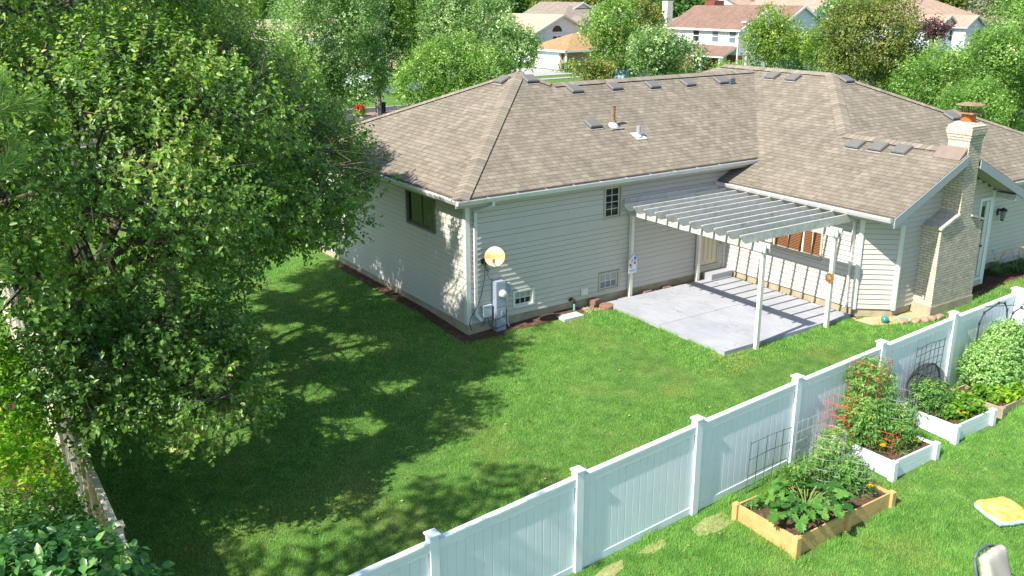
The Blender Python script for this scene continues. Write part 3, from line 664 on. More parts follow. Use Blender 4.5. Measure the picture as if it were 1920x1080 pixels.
patch('soil_strip', rag(.0, 3.3, -.38, .05, 6, .05, 3), SOIL, .009)
patch('flower_bed', [(11.6, -5.0), (12.3, -5.35), (13.4, -5.1), (14.6, -5.25), (16.5, -5.2), (18, -5.1), (18, -4.1), (12.9, -4.1), (12.8, -4.8), (11.6, -4.8)], MULCH, .02)
patch('gravel_patch', [(8.25, -4.95), (8.7, -5.2), (9.2, -5.3), (9.9, -5.5), (9.9, -5.0), (9.1, -4.85), (8.4, -4.35), (8.2, -4.5)], GRAVEL, .012)
BLOCK = M('paver_red', (.26, .15, .11), .9, .3, 12, .6, .1)
BLOCKT = M('paver_tan', (.42, .33, .22), .9, .3, 12, .6, .1)
def block(x, y, z, rz, w, d, h, label, mat=BLOCK, name='paving_block', cat='block', group=None):
    m_ = MB(); m_.hexa([(-w/2, -d/2, 0), (w/2, -d/2, 0), (w/2, d/2, 0), (-w/2, d/2, 0)], [(-w/2*.97, -d/2*.95, h), (w/2*.96, -d/2*.97, h), (w/2*.95, d/2*.96, h), (-w/2*.97, d/2*.95, h)]); o = m_.build(name, mat, bevel=.012); o.location = (x, y, z); o.rotation_euler = (0, 0, rz)
    return tag(o, label, cat, group)
block(5.42, -.13, .09, .1, .26, .14, .07, 'reddish paving block lying on gravel nearer the balloon sign', group='loose blocks along the back wall')
block(6.12, -.12, .09, -.1, .26, .13, .06, 'reddish paving block lying on gravel nearer the patio door', group='loose blocks along the back wall')
block(4.62, -.14, .05, .05, .32, .16, .06, 'tan paving block at the foot of the signed pergola post', BLOCKT, group='loose blocks along the back wall')
z = Gf(3.75, -.35)
block(3.66, -.12, z, .2, .24, .2, .10, 'lower reddish block of the little stack beside the patio corner', group='blocks stacked at the patio corner')
block(3.66, -.13, z+.10, .35, .24, .2, .10, 'topmost reddish block of the little stack beside the patio corner', group='blocks stacked at the patio corner')
m_ = MB(); m_.lathe((3.86, -.38, z), [(0, .1), (.16, .1), (.19, .08), (.19, 0)], 14); tag(m_.build('edging_block', BLOCK, bevel=.01), 'round scalloped edging block lying in front of the block stack', 'block')
m_ = MB(); zz = Gf(2.6, -.4); m_.box((2.35, -.62, zz-.02), (2.95, -.30, zz+.04)); o = m_.build('splash_slab', M('pale_slab', (.50, .54, .50), .8, .15, 6, .4), bevel=.01); tag(o, 'pale concrete slab lying in the grass beside the green pipe', 'slab')
# sump pipe
m_ = MB(); x = 3.0; m_.tube([(x, -.16, -.05), (x, -.16, .28)], .028, 12); t_ = tag(m_.build('drain_pipe', M('green_pipe', (.18, .42, .33), .5)), 'green drain pipe standing by the wall with a black elbow', 'pipe')
m_ = MB(); m_.tube([(x, -.16, .27), (x, -.14, .36), (x-.03, -.08, .38), (x-.05, -.03, .33)], .036, 12); m_.build('elbow', BLACKM, t_, smooth=True)
m_ = MB(); m_.box((3.30, -.05, .38), (3.52, -.022, .57)); m_.box((3.33, -.062, .41), (3.49, -.0505, .54)); tag(m_.build('wall_vent_box', CORNER, bevel=.004), 'small square cream vent cover on the siding above the green pipe', 'vent')
m_ = MB(); m_.box((8.165, -.05, .98), (8.27, -.02, 1.12)); m_.box((8.18, -.06, 1.0), (8.255, -.0505, 1.09), 1); tag(m_.build('outdoor_outlet', [FRAME, GREYM], bevel=.004), 'small outdoor outlet box right of the patio door', 'outlet')

# ------------------------------------------------------------------ pergola
pg = thing('pergola', 'weathered white wooden pergola over the patio with open rafters', 'pergola', (0, 0, 0))
PAINT = M('weathered_white_paint', (.52, .51, .47), .75, .16, 7, .5, .15, stain=(.33, .31, .26), stain_amt=.75)
POSTM = M('post_cream_paint', (.68, .66, .57), .6, .05, 4, .1, .2)
PX0, PX1, PY0, PY1 = 4.84, 7.24, -.12, -4.42
for x, y in ((PX0, PY0), (PX1, PY0), (PX0, PY1), (PX1, PY1)):
    m_ = MB(); m_.box((x-.045, y-.045, Gf(x, y)-.1), (x+.045, y+.045, 2.34)); o = m_.build('post', POSTM, pg, bevel=.004)
for x in (PX0, PX1):
    for sx in (-.066, .066):
        m_ = MB(); m_.box((x+sx-.019, -4.54, 2.34-.06), (x+sx+.019, -.03, 2.34+.12)); m_.build('beam', PAINT, pg, bevel=.003)
rb = np.random.default_rng(5)
for k in range(11):
    y = -.36-k*.384; x0, x1 = 4.33, 8.34
    zt = 2.665; zb0 = 2.465
    pr = [(x0, zt-.035), (x0-.01, zt), (x1, zt), (x1, zb0+.03), (x1-.03, zb0), (x0+.17, zb0), (x0+.13, zb0+.03), (x0+.10, zb0+.035), (x0+.06, zb0+.09)]
    m_ = MB(); j = rb.normal()*.006; m_.prism([(a, y-.02, b+j) for a, b in pr], (0, .04, 0)); m_.build('rafter', PAINT, pg, bevel=.003)
m_ = MB(); m_.box((4.62, -.065, 2.50), (8.28, -.025, 2.70)); m_.build('ledger', PAINT, pg, bevel=.003)
m_ = MB()
for x, y in ((PX0, PY1), (PX1, PY1)): m_.box((x-.12, y-.055, 2.24), (x+.12, y-.046, 2.33))
m_.build('bracket', GREYM, pg)
# ------------------------------------------------------------------ sign on the first post, rusty sun on the fourth
sg = thing('post_sign', 'small painted wooden sign with balloon figures on the left pergola post', 'sign', (PX0, PY0-.06, 1.0))
SIGN = M('sign_board', (.62, .66, .70), .6, .08, 12)
m_ = MB(); outl = [(-.13, -.24), (.13, -.24), (.14, -.02), (.13, .12), (.09, .2), (.02, .24), (-.04, .2), (-.09, .14), (-.14, .1), (-.13, -.05)]
m_.prism([(a, 0, b) for a, b in outl], (0, -.018, 0)); m_.build('board', SIGN, sg, bevel=.002)
def blob(mat, pts, nm='painted_figure'):
    m_ = MB()
    for x, z, r in pts: m_.lathe((x, -.0185, z), [(0, .004), (r, .0035), (r, 0)], 12, axis=(0, -1, 0))
    return m_.build(nm, mat, sg)
blob(M('sign_blue', (.03, .08, .45), .5), [(.07, .15, .035), (.06, .09, .012)], 'painted_balloon'); blob(M('sign_red', (.45, .05, .05), .5), [(-.08, -.02, .035), (.06, .03, .03), (-.05, -.08, .02)]); blob(BLACKM, [(-.02, .11, .014), (-.05, .08, .01), (.09, 0, .014)]); blob(WHITE, [(.05, -.09, .035), (-.07, .03, .016)])
m_ = MB()
for k in range(7): m_.box((-.10+k*.03, -.0215, -.185), (-.085+k*.03, -.0182, -.155))
m_.build('lettering', M('sign_ink', (.15, .17, .25), .6), sg)
sn = thing('sun_ornament', 'rusty metal sunburst hanging on the right front pergola post', 'ornament', (PX1-.06, PY1, 1.28))
m_ = MB(); m_.lathe((0, 0, 0), [(0, .02), (.06, .015), (.075, 0), (0, -.004)], 16, axis=(-1, -.15, 0))
m_.build('face', RUST, sn, smooth=True); m_ = MB()
for k in range(12):
    t = k*math.pi/6; c, s = math.cos(t), math.sin(t)
    p = lambda r, w: (-.0, r*c-w*s, r*s+w*c)
    m_.prism([p(.06, -.025), p(.10, -.03), p(.145, .0), p(.10, .03), p(.06, .025)], (-.008, 0, 0))
m_.build('rays', M('rust_orange', (.32, .14, .05), .8, .3, 20), sn)

# ------------------------------------------------------------------ wall equipment
dish = thing('satellite_dish', 'round rust stained satellite dish on the back wall near the house corner', 'satellite dish', (.45, -.03, 1.75))
def mat_dish():
    mt, n = new_mat('dish_stained'); co = coords(n); s = N(n, 'SeparateXYZ'); L(n, co, s.inputs[0]); k = noise(n, 9, 4, .6, co)
    a = N(n, 'Math', operation='MULTIPLY_ADD'); L(n, k, a.inputs[0]); a.inputs[1].default_value = .16; L(n, s.outputs[2], a.inputs[2])
    col = ramp(n, a.outputs[0], [(0.0, (.75, .62, .48)), (.19, (.72, .42, .20)), (.27, (.70, .30, .09)), (.38, (.74, .52, .33)), (.52, (.76, .64, .52))]); finish(n, col, .5, None, .3); return mt
m_ = MB(); ax_ = np.array((-.62, -.78, .50)); ax_ /= np.linalg.norm(ax_); c0 = np.array((.03, -.42, .20))
m_.lathe(c0, [(0, -.025), (.08, -.022), (.16, -.012), (.225, .002), (.232, .004), (.232, -.004), (.16, -.02), (0, -.033)], 36, axis=ax_); m_.build('reflector', mat_dish(), dish, smooth=True)
m_ = MB(); m_.tube([c0-ax_*.04+np.array((0, 0, -.08)), (.03, -.16, -.02), (0, -.03, 0)], .018, 10); m_.box((-.07, -.028, -.06), (.07, 0, .06)); m_.tube([(0, -.05, -.1), (0, -.05, .05)], .03, 10); m_.build('mount', BLACKM, dish)
m_ = MB(); e = c0+ax_*.30+np.array((0, 0, -.2)); m_.tube([c0+np.array((0, 0, -.2))-ax_*.02, e], .012, 8); m_.tube([e-ax_*.02, e-ax_*.02+np.array((.0, .0, .09))], .028, 12); m_.build('feed_arm', GREYM, dish)
m_ = MB(); pts = [(.0, -.05, -.08), (-.03, -.06, -.4), (-.12, -.05, -.8), (-.22, -.07, -1.02), (-.43, -.08, -1.28), (-.47, -.09, -1.42), (-.40, -.07, -1.6)]
m_.tube(pts, .009, 6); m_.tube([(.02, -.05, -.1), (.10, -.07, -.2), (.09, -.06, -.27), (.0, -.05, -.12)], .008, 6); m_.tube([(.03, -.04, -.15), (.1, -.04, -.42), (.28, -.045, -.52), (.42, -.045, -.53)], .005, 6); m_.build('cable', BLACKM, dish)
mt = thing('electric_meter', 'tall blue grey meter pedestal with a round glass meter by the downspout', 'meter', (.80, 0, -.03))
m_ = MB(); m_.box((-.135, -.21, 0), (.135, -.03, 1.27)); m_.box((-.12, -.22, .02), (.12, -.2105, .62)); m_.box((-.125, -.216, .66), (.125, -.2105, 1.24)); m_.build('pedestal', BLUEG, mt, bevel=.008)
m_ = MB(); m_.lathe((.03, -.21, .97), [(.10, 0), (.10, .03), (.085, .035), (.085, .10), (.07, .12), (0, .125)], 24, axis=(0, -1, 0)); m_.build('meter_dial', M('meter_glass', (.55, .58, .50), .15, .1, spec=.8), mt, smooth=True)
m_ = MB(); m_.box((-.01, -.235, .44), (.03, -.2205, .55)); m_.build('latch', GREYM, mt)
m_ = MB(); m_.box((.90+.09, -.10, .86), (1.15, -.02, 1.12)); m_.box((1.0, -.11, .90), (1.14, -.1005, 1.08)); jb = tag(m_.build('junction_box', BLUEG, bevel=.006), 'small grey junction box right of the meter pedestal', 'box')
m_ = MB(); m_.tube([(1.06, -.06, .87), (1.07, -.06, .2), (1.09, -.1, .04)], .016, 8); m_.tube([(1.03, -.08, .87), (1.0, -.12, .7), (1.04, -.07, .55)], .009, 6); m_.build('conduit', CORNER, jb)
m_ = MB(); m_.box((.37, -.11, .40), (.60, -.02, .68)); m_.box((.36, -.118, .66), (.61, -.02, .69)); cbx = tag(m_.build('cable_box', M('cable_box_grey', (.50, .54, .56), .5), bevel=.008), 'light grey cable box between the downspout and the meter pedestal', 'box')
m_ = MB(); m_.tube([(.5, -.08, .41), (.52, -.12, .2), (.62, -.25, .12), (.95, -.27, .18), (1.0, -.1, .35)], .008, 6); m_.tube([(.45, -.08, .41), (.4, -.1, .25), (.3, -.08, .2)], .008, 6); m_.tube([(.55, -.08, .41), (.62, -.24, .33), (.93, -.25, .4), (1.02, -.06, .45)], .007, 6); m_.build('cable', BLACKM, cbx)
m_ = MB(); m_.tube([(.98, -.03, .42), (1.0, -.10, .42)], .02, 10); m_.tube([(1.0, -.1, .46), (1.0, -.1, .3)], .018, 10); m_.lathe((1.0, -.10, .46), [(0, 0), (.035, 0), (.035, .015), (0, .02)], 10); tag(m_.build('water_tap', BLACKM), 'dark outdoor tap on the wall right of the meter pedestal', 'tap')
lm = thing('wall_lantern', 'black wall lantern on the siding right of the side door', 'lantern', (14.42, -4.2, 1.80))
m_ = MB(); m_.box((-.06, -.03, -.02), (.06, -.015, .16)); m_.tube([(0, -.03, .1), (0, -.1, .14), (0, -.17, .17)], .014, 8); m_.lathe((0, -.17, .13), [(0, .09), (.03, .07), (.115, .02), (.12, .0), (.10, 0)], 6); m_.lathe((0, -.17, -.12), [(0, -.05), (.05, -.02), (.06, .0), (.0, .0)], 6); m_.build('frame', BLACKM, lm)
m_ = MB(); m_.lathe((0, -.17, -.12), [(.055, 0), (.09, .24)], 6); m_.build('glass', M('lantern_glass', (.22, .24, .22), .2, .1), lm)
m_ = MB(); m_.lathe((8.62, -5.03, Gf(8.62, -5)+.09), [(0, -.09)]+[(.09*math.sin(t), -.09*math.cos(t)) for t in np.linspace(.2, 2.95, 12)]+[(0, .09)], 24); tag(m_.build('gazing_ball', glass('teal_glass', (.04, .22, .2), .15), smooth=True), 'small teal glass gazing ball at the base of the house corner', 'ornament')
m_ = MB(); zz = Gf(9.0, -5.1)
m_.hexa([(9.0, -5.12, zz), (9.28, -5.3, zz), (9.34, -5.2, zz), (9.1, -5.0, zz)], [(9.04, -5.12, zz+.06), (9.26, -5.25, zz+.05), (9.3, -5.2, zz+.05), (9.1, -5.05, zz+.06)]); tag(m_.build('garden_ornament', M('teal_ceramic', (.22, .42, .36), .4), bevel=.02), 'flat teal ceramic leaf lying behind the edging stones', 'ornament')
rs_ = np.random.default_rng(4)
STONE = M('edging_stone', (.38, .25, .17), .9, .3, 10, .6)
def stone(x, y, z, sx, sy, sz, mat, seed, name='edging_stone'):
    r = np.random.default_rng(seed); m_ = MB(); nn = 12; b = []
    prof = [(0, -.3), (.8, -.2), (1, .15), (.92, .5), (.6, .75), (0, .8)]
    m_.lathe((0, 0, 0), prof, nn); vv = []
    for v in m_.v: k = 1+.22*math.sin(v[0]*5+seed)+.14*math.cos(v[1]*7+seed*2); vv.append((x+v[0]*sx*k, y+v[1]*sy*k, z+v[2]*sz))
    m_.v = vv; o = m_.build(name, mat, smooth=True); return o
for k, (x, y) in enumerate([(9.02, -5.28), (9.28, -5.42), (9.52, -5.50), (9.75, -5.55), (9.98, -5.58)]):
    tag(stone(x, y, Gf(x, y), .15, .10, .11, STONE, k+1), ['brown edging stone nearest the teal gazing ball', 'second brown edging stone from the teal gazing ball', 'middle brown edging stone of the arc by the chimney', 'fourth brown edging stone from the teal gazing ball', 'brown edging stone touching the chimney footing'][k], 'stone', 'edging stones beside the chimney')

# ------------------------------------------------------------------ fences
def fence(name, label, pts, zt, panel_h=1.60, post_top=1.70, mat=WHITE):
    """vinyl privacy fence; pts: xy of the posts, zt: ground z at each post"""
    t = thing(name, label, 'fence')
    for i_, (p, z) in enumerate(zip(pts, zt)):
        m_ = MB(); x, y = p; d = np.array(pts[min(i_+1, len(pts)-1)])-np.array(pts[max(i_-1, 0)]); d /= np.linalg.norm(d); a = math.atan2(d[1], d[0])
        w = .064; m_.box((-w, -w, -.2), (w, w, post_top)); o = m_.build('post', mat, t, bevel=.006); o.location = (x, y, z); o.rotation_euler = (0, 0, a)
        m_ = MB(); w2 = .085; q = lambda w, z: [(-w, -w, z), (w, -w, z), (w, w, z), (-w, w, z)]
        m_.hexa(q(w2, post_top-.012), q(w2, post_top+.012)); m_.hexa(q(w2*.97, post_top+.0125), q(.01, post_top+.045)); m_.build('post_cap', mat, o, bevel=.002)
    for (p, z), (q, z2) in zip(list(zip(pts, zt))[:-1], list(zip(pts, zt))[1:]):
        p = np.array([*p, z]); q = np.array([*q, z2]); u = (q-p)/np.linalg.norm((q-p)[:2]); nrm = np.array([-u[1], u[0], 0]); nrm /= np.linalg.norm(nrm); Lb = np.linalg.norm((q-p)[:2])
        P = lambda s_, d, h: p+u*s_+nrm*d+np.array((0, 0, h))
        m_ = MB(); nb = 8; w = (Lb-.13)/nb
        for sd_ in (-1, 1):
            for k in range(nb):
                s0 = .065+k*w
                cuts = [0, .010, w*.5-.008, w*.5, w*.5+.008, w-.010, w]; dep = [.006, .0175, .0175, .009, .0175, .0175, .006]
                for j in range(len(cuts)-1):
                    f4 = [P(s0+cuts[j], sd_*dep[j], .06), P(s0+cuts[j+1], sd_*dep[j+1], .06), P(s0+cuts[j+1], sd_*dep[j+1], panel_h-.05), P(s0+cuts[j], sd_*dep[j], panel_h-.05)]
                    m_.face(f4 if sd_ < 0 else f4[::-1])
        m_.build('panel', mat, t)
        m_ = MB(); pr = [(-.036, panel_h-.15), (.036, panel_h-.15), (.040, panel_h-.145), (.040, panel_h-.03), (.048, panel_h-.028), (.048, panel_h), (-.048, panel_h), (-.048, panel_h-.028), (-.040, panel_h-.03), (-.040, panel_h-.145)]
        m_.hexa([tuple(P(.062, a, b)) for a, b in pr], [tuple(P(Lb-.062, a, b)) for a, b in pr]); m_.build('top_rail', mat, t)
        m_ = MB(); pr = [(-.028, .02), (.028, .02), (.028, .15), (-.028, .15)]
        m_.hexa([tuple(P(.062, a, b)) for a, b in pr], [tuple(P(Lb-.062, a, b)) for a, b in pr]); m_.build('bottom_rail', mat, t)
    return t
FA = .036; fp = lambda i_: (-5.559+2.44*i_*math.cos(FA), -8.288+2.44*i_*math.sin(FA))
def fz(i_): x, y = fp(i_); return .035*x+.049*y-.082*((i_-3)/3)**2
idx = [-1, 0, 1, 2, 3, 4, 5, 6]
cx_, cy_ = -8.93, fp(-1.38)[1]
fence('back_fence', 'long white vinyl privacy fence between the lawn and the vegetable beds', [(cx_, cy_)]+[fp(k) for k in idx], [fz(-1)-.03]+[fz(k) for k in idx])
c6 = fp(6); rt = [(c6[0]+math.sin(FA)*k*2.4, c6[1]-math.cos(FA)*k*2.4) for k in range(0, 4)]
fence('side_fence', 'sunlit white vinyl fence running toward the camera behind the pea vines', [(c6[0]+.0, c6[1]-.14)]+rt[1:], [fz(6)]+[Gf(*q) for q in rt[1:]])
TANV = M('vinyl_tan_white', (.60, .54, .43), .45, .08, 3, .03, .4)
lf = [(-8.93+(y+8.37)*.012, y) for y in np.arange(-8.37+2.44, 16, 2.44)]
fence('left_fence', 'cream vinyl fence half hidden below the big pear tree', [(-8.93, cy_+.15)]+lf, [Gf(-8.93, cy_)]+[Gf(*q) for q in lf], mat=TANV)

# ------------------------------------------------------------------ grass blades
BLADES = mat_blades()
def blades(x0, x1, y0, y1, dens, h, w, seed, keep=None):
    r = np.random.default_rng(seed); n = int((x1-x0)*(y1-y0)*dens); P = np.stack([r.uniform(x0, x1, n), r.uniform(y0, y1, n), np.zeros(n)], 1)
    k = np.ones(n, bool)
    for a, b, c, d in NOGRASS: k &= ~((P[:, 0] > a) & (P[:, 0] < b) & (P[:, 1] > c) & (P[:, 1] < d))
    if keep is not None: k &= keep(P)
    P = P[k]; n = len(P); P[:, 2] = G(P[:, 0], P[:, 1])-.005
    hh = h*(.55+.9*vnoise(P, .8, 1))*r.uniform(.6, 1.3, n); an = r.uniform(0, 2*math.pi, n); ln = r.uniform(.1, .75, n)*hh; a2 = r.uniform(0, 2*math.pi, n)
    s_ = np.stack([np.cos(an), np.sin(an), 0*an], 1)*w/2; tip = P+np.stack([np.cos(a2)*ln, np.sin(a2)*ln, hh], 1)
    V_ = np.stack([P-s_, P+s_, tip], 1).reshape(-1, 3); return V_, np.arange(3*n).reshape(-1, 3), r.random(n)
NOGRASS = [(-.32, 2.9, -.42, 9), (0, 8.4, -.3, 13), (3.9, 8.27, -4.37, .2), (8.2, 9.15, -4.95, 1), (9, 11.65, -5.5, 1), (11.6, 20, -5.15, 5), (-.32, 2.2, -9.93, -8.5), (2.7, 4.15, -9.45, -8.05), (4.75, 6.18, -9.35, -8.0), (-9.02, -8.85, -9, 15), (2.3, 2.97, -.66, -.28)]
PATHF = lambda P: np.abs(P[:, 1]-(-8.288+(P[:, 0]+5.559)*math.tan(FA))) > .05
VV = []; FF = []; RR = []; off = 0
for args in [(-8.85, 9.5, -8.3, 0, 1900, .040, .010, 1), (-8.85, -.2, 0, 9, 1100, .040, .012, 2), (8.6, 20, -8, -4.2, 1000, .040, .012, 3), (-3.8, 9.0, -13.2, -7.7, 4000, .046, .0075, 4), (-9, 0, 8.9, 16, 260, .05, .02, 9)]:
    V_, F_, R_ = blades(*args, keep=PATHF); VV.append(V_); FF.append(F_+off); RR.append(R_); off += len(V_)
# longer tufts along the fence foot and the beds
r = np.random.default_rng(12)
def tufts(p, q, n, spread, h, w=.010):
    t = r.random(n); P = np.stack([p[0]+(q[0]-p[0])*t+r.normal(size=n)*spread, p[1]+(q[1]-p[1])*t+r.normal(size=n)*spread, 0*t], 1); P[:, 2] = G(P[:, 0], P[:, 1])
    k = vnoise(P, 2.3, 3) > .42; P = P[k]; n = len(P); an = r.uniform(0, 6.28, n); hh = h*r.uniform(.4, 1.2, n); s_ = np.stack([np.cos(an), np.sin(an), 0*an], 1)*w/2; a2 = r.uniform(0, 6.28, n)
    tip = P+np.stack([np.cos(a2)*hh*.5, np.sin(a2)*hh*.5, hh], 1); return np.stack([P-s_, P+s_, tip], 1).reshape(-1, 3), np.arange(3*n).reshape(-1, 3), r.random(n)*.8
for a in [((-2.6, -8.30), (5, -8.02), 3500, .10, .17), ((-.35, -8.5), (-.35, -9.9), 500, .05, .13), ((-.3, -9.98), (2.3, -9.98), 1600, .05, .13), ((2.3, -9.9), (2.3, -8.5), 600, .06, .14), ((2.75, -9.45), (4.2, -9.45), 900, .05, .14), ((4.3, -9.4), (4.5, -8.2), 1400, .09, .17), ((4.8, -9.35), (6.3, -9.35), 900, .05, .14), ((6.3, -9.3), (8.5, -9.3), 1500, .08, .16), ((3.9, -4.38), (8.2, -4.4), 900, .04, .09), ((3.9, -.6), (3.9, -4.3), 800, .03, .09), ((-.3, -.4), (2.2, -.45), 500, .05, .1), ((9.1, -5.6), (12, -5.5), 500, .06, .1)]:
    V_, F_, R_ = tufts(*a); VV.append(V_); FF.append(F_+off); RR.append(R_); off += len(V_)
tag(big_mesh('grass', np.concatenate(VV), np.concatenate(FF), BLADES, rnd=np.concatenate(RR)), 'short mown lawn grass', 'grass', kind='stuff')
patch('bare_soil', [(-1.0, -8.42), (-.6, -8.33), (-.25, -8.38), (-.28, -8.66), (-.7, -8.72), (-1.05, -8.62)], M('dry_thatch', (.33, .29, .14), .95, .3, 14, .8), .006, edge=0)

patch('bare_soil', [(-2.1, -8.42), (-1.8, -8.34), (-1.55, -8.36), (-1.6, -8.5), (-1.9, -8.56)], M('dry_thatch', (.33, .29, .14), .95, .3, 14, .8), .006, edge=0)
patch('bare_soil', [(-3.1, -8.5), (-2.7, -8.38), (-2.4, -8.40), (-2.5, -8.56), (-2.9, -8.66)], M('dry_thatch', (.33, .29, .14), .95, .3, 14, .8), .006, edge=0)
# fallen leaves and clover heads scattered in the turf
r = np.random.default_rng(77); n_f = 420; P = np.stack([r.uniform(-8.5, 8, n_f), r.uniform(-8, 1, n_f), np.zeros(n_f)], 1); P2 = np.stack([r.uniform(-3, 8, 120), r.uniform(-12.5, -8.6, 120), np.zeros(120)], 1); P = np.concatenate([P, P2]); P = P[(P[:, 1] < -.5) & ~((P[:, 0] > 3.8) & (P[:, 0] < 8.4) & (P[:, 1] > -4.5))]; P[:, 2] = G(P[:, 0], P[:, 1])+.035
LF_T = (np.array([(0, 0, 0), (.28, .3, .1), (.22, .65, .06), (0, 1, -.05), (-.22, .65, .06), (-.28, .3, .1)]), np.array([(0, 1, 2, 3), (0, 3, 4, 5)]))
V_, F_ = scatter(*LF_T, P, np.stack([r.normal(size=len(P)), r.normal(size=len(P)), 0*P[:, 0]], 1), np.array([(0, 0, 1.)])+r.normal(size=(len(P), 3))*.35, r.uniform(.03, .07, len(P)))
tag(big_mesh('fallen_leaves', V_, F_, leaf_mat('fallen_leaf', [(0, (.07, .04, .02)), (.5, (.2, .12, .05)), (.8, (.35, .25, .1)), (1, (.55, .5, .35))], .1, .8, .1), rnd=np.repeat(r.random(len(P)), 2)), 'scattered dry leaves lying in the lawn', 'leaves', kind='stuff')

# ------------------------------------------------------------------ raised beds
def bed(name, label, x0, x1, y0, y1, zg0, h, mat, kind, group=None, dividers=(), yaw=0, t_=.035, lines=2):
    """raised bed: boards, corner posts, soil; corners at x0..x1, y0..y1"""
    cx, cy = (x0+x1)/2, (y0+y1)/2; b = thing(name, label, 'raised bed', (cx, cy, zg0), yaw, group); hx, hy = (x1-x0)/2, (y1-y0)/2
    def board(a, c):
        for k in range(lines):
            m_ = MB(); z0 = -.06 if k == 0 else h*k/lines+.003; m_.box((a[0], a[1], z0), (c[0], c[1], h*(k+1)/lines-.002)); m_.build('board', mat, b, bevel=.004)
    board((-hx, -hy), (hx, -hy+t_)); board((-hx, hy-t_), (hx, hy)); board((-hx, -hy+t_), (-hx+t_, hy-t_)); board((hx-t_, -hy+t_), (hx, hy-t_))
    for d in dividers: board((d-cx-t_/2, -hy+t_), (d-cx+t_/2, hy-t_))
    pw = .05 if kind == 'cedar' else .055
    for sx, sy in [(-1, -1), (1, -1), (1, 1), (-1, 1)]+[((d-cx)/hx, s) for d in dividers for s in (-1, 1)]:
        x, y = sx*hx, sy*hy; m_ = MB(); m_.box((x-pw, y-pw, -.08), (x+pw, y+pw, h+.012)); m_.box((x-pw*.6, y-pw*.6, h+.0125), (x+pw*.6, y+pw*.6, h+.022)); m_.build('corner_post', mat, b, bevel=.006)
    # soil with a rough surface
    nx, ny = 28, 24; Xs, Ys = np.meshgrid(np.linspace(-hx+t_*.9, hx-t_*.9, nx), np.linspace(-hy+t_*.9, hy-t_*.9, ny)); P = np.stack([Xs+cx, Ys+cy, 0*Xs], -1).reshape(-1, 3)
    Z_ = h-.09+.05*vnoise(P, 6, 5)+.035*vnoise(P, 17, 6); V_ = np.stack([Xs.ravel(), Ys.ravel(), Z_], 1); i_ = np.arange((nx-1)*(ny-1)); a = (i_//(nx-1))*nx+i_ % (nx-1)
    big_mesh('soil', V_, np.stack([a, a+1, a+nx+1, a+nx], 1), SOIL, b); return b
bed('raised_bed', 'long unpainted cedar raised bed with a middle divider and squash leaves', -.22, 2.13, -9.82, -8.62, -.42, .27, CEDAR, 'cedar', dividers=(.99,), yaw=.01, t_=.028)
bed('raised_bed', 'white raised bed with red wire cages, behind the cedar bed', 2.82, 4.06, -9.34, -8.14, -.315, .30, WHITE, 'white', 'white vinyl raised beds', yaw=.01, lines=3)
bed('raised_bed', 'white raised bed full of bean leaves in front of the black net dome', 4.84, 6.06, -9.22, -8.08, -.24, .30, WHITE, 'white', 'white vinyl raised beds', yaw=.01, lines=3)
bed('raised_bed', 'low grey weathered board bed with lettuce below the pea vines', 6.45, 8.6, -9.15, -8.1, -.15, .13, OLDWOOD, 'old', yaw=.02, lines=1)

# ------------------------------------------------------------------ foliage tools
LEAF_O = (np.array([(0, 0, 0), (.26, .28, .07), (.25, .62, .05), (0, 1, -.12), (-.25, .62, .05), (-.26, .28, .07)]), np.array([(0, 1, 2, 3), (0, 3, 4, 5)]))
LEAF_Q = (np.array([(-.1, 0, 0), (.34, .35, .06), (.05, 1, -.08), (-.34, .5, .05)]), np.array([(0, 1, 2, 3)]))
LEAF_L = (np.array([(0, 0, 0), (.13, .4, .03), (0, 1, -.1), (-.13, .4, .03)]), np.array([(0, 1, 2, 3)]))
def unit(v): return v/np.maximum(np.linalg.norm(v, axis=-1, keepdims=True), 1e-9)
def rdir(r, n): return unit(r.normal(size=(n, 3)))
def shell_pts(r, lobes, n, lo=.62, hi=1.02, low_cut=-.75):
    """points near the surface of a union of ellipsoid lobes; returns P, outward dir"""
    lobes = np.array(lobes, float); area = (lobes[:, 3]*lobes[:, 4]+lobes[:, 4]*lobes[:, 5]+lobes[:, 3]*lobes[:, 5]); k = r.choice(len(lobes), int(n*1.8), p=area/area.sum())
    d = rdir(r, len(k)); rad_ = r.uniform(lo**3, hi**3, len(k))**(1/3); c = lobes[k, :3]; rr = lobes[k, 3:6]; P = c+d*rr*rad_[:, None]; out = unit(d/rr)
    ins = np.zeros(len(k), bool)
    for j in range(len(lobes)):
        q = (P-lobes[j, :3])/lobes[j, 3:6]; ins |= ((q**2).sum(1) < (lo*.88)**2) & (k != j)
    ok = ~ins & (d[:, 2] > low_cut); return P[ok][:n], out[ok][:n]
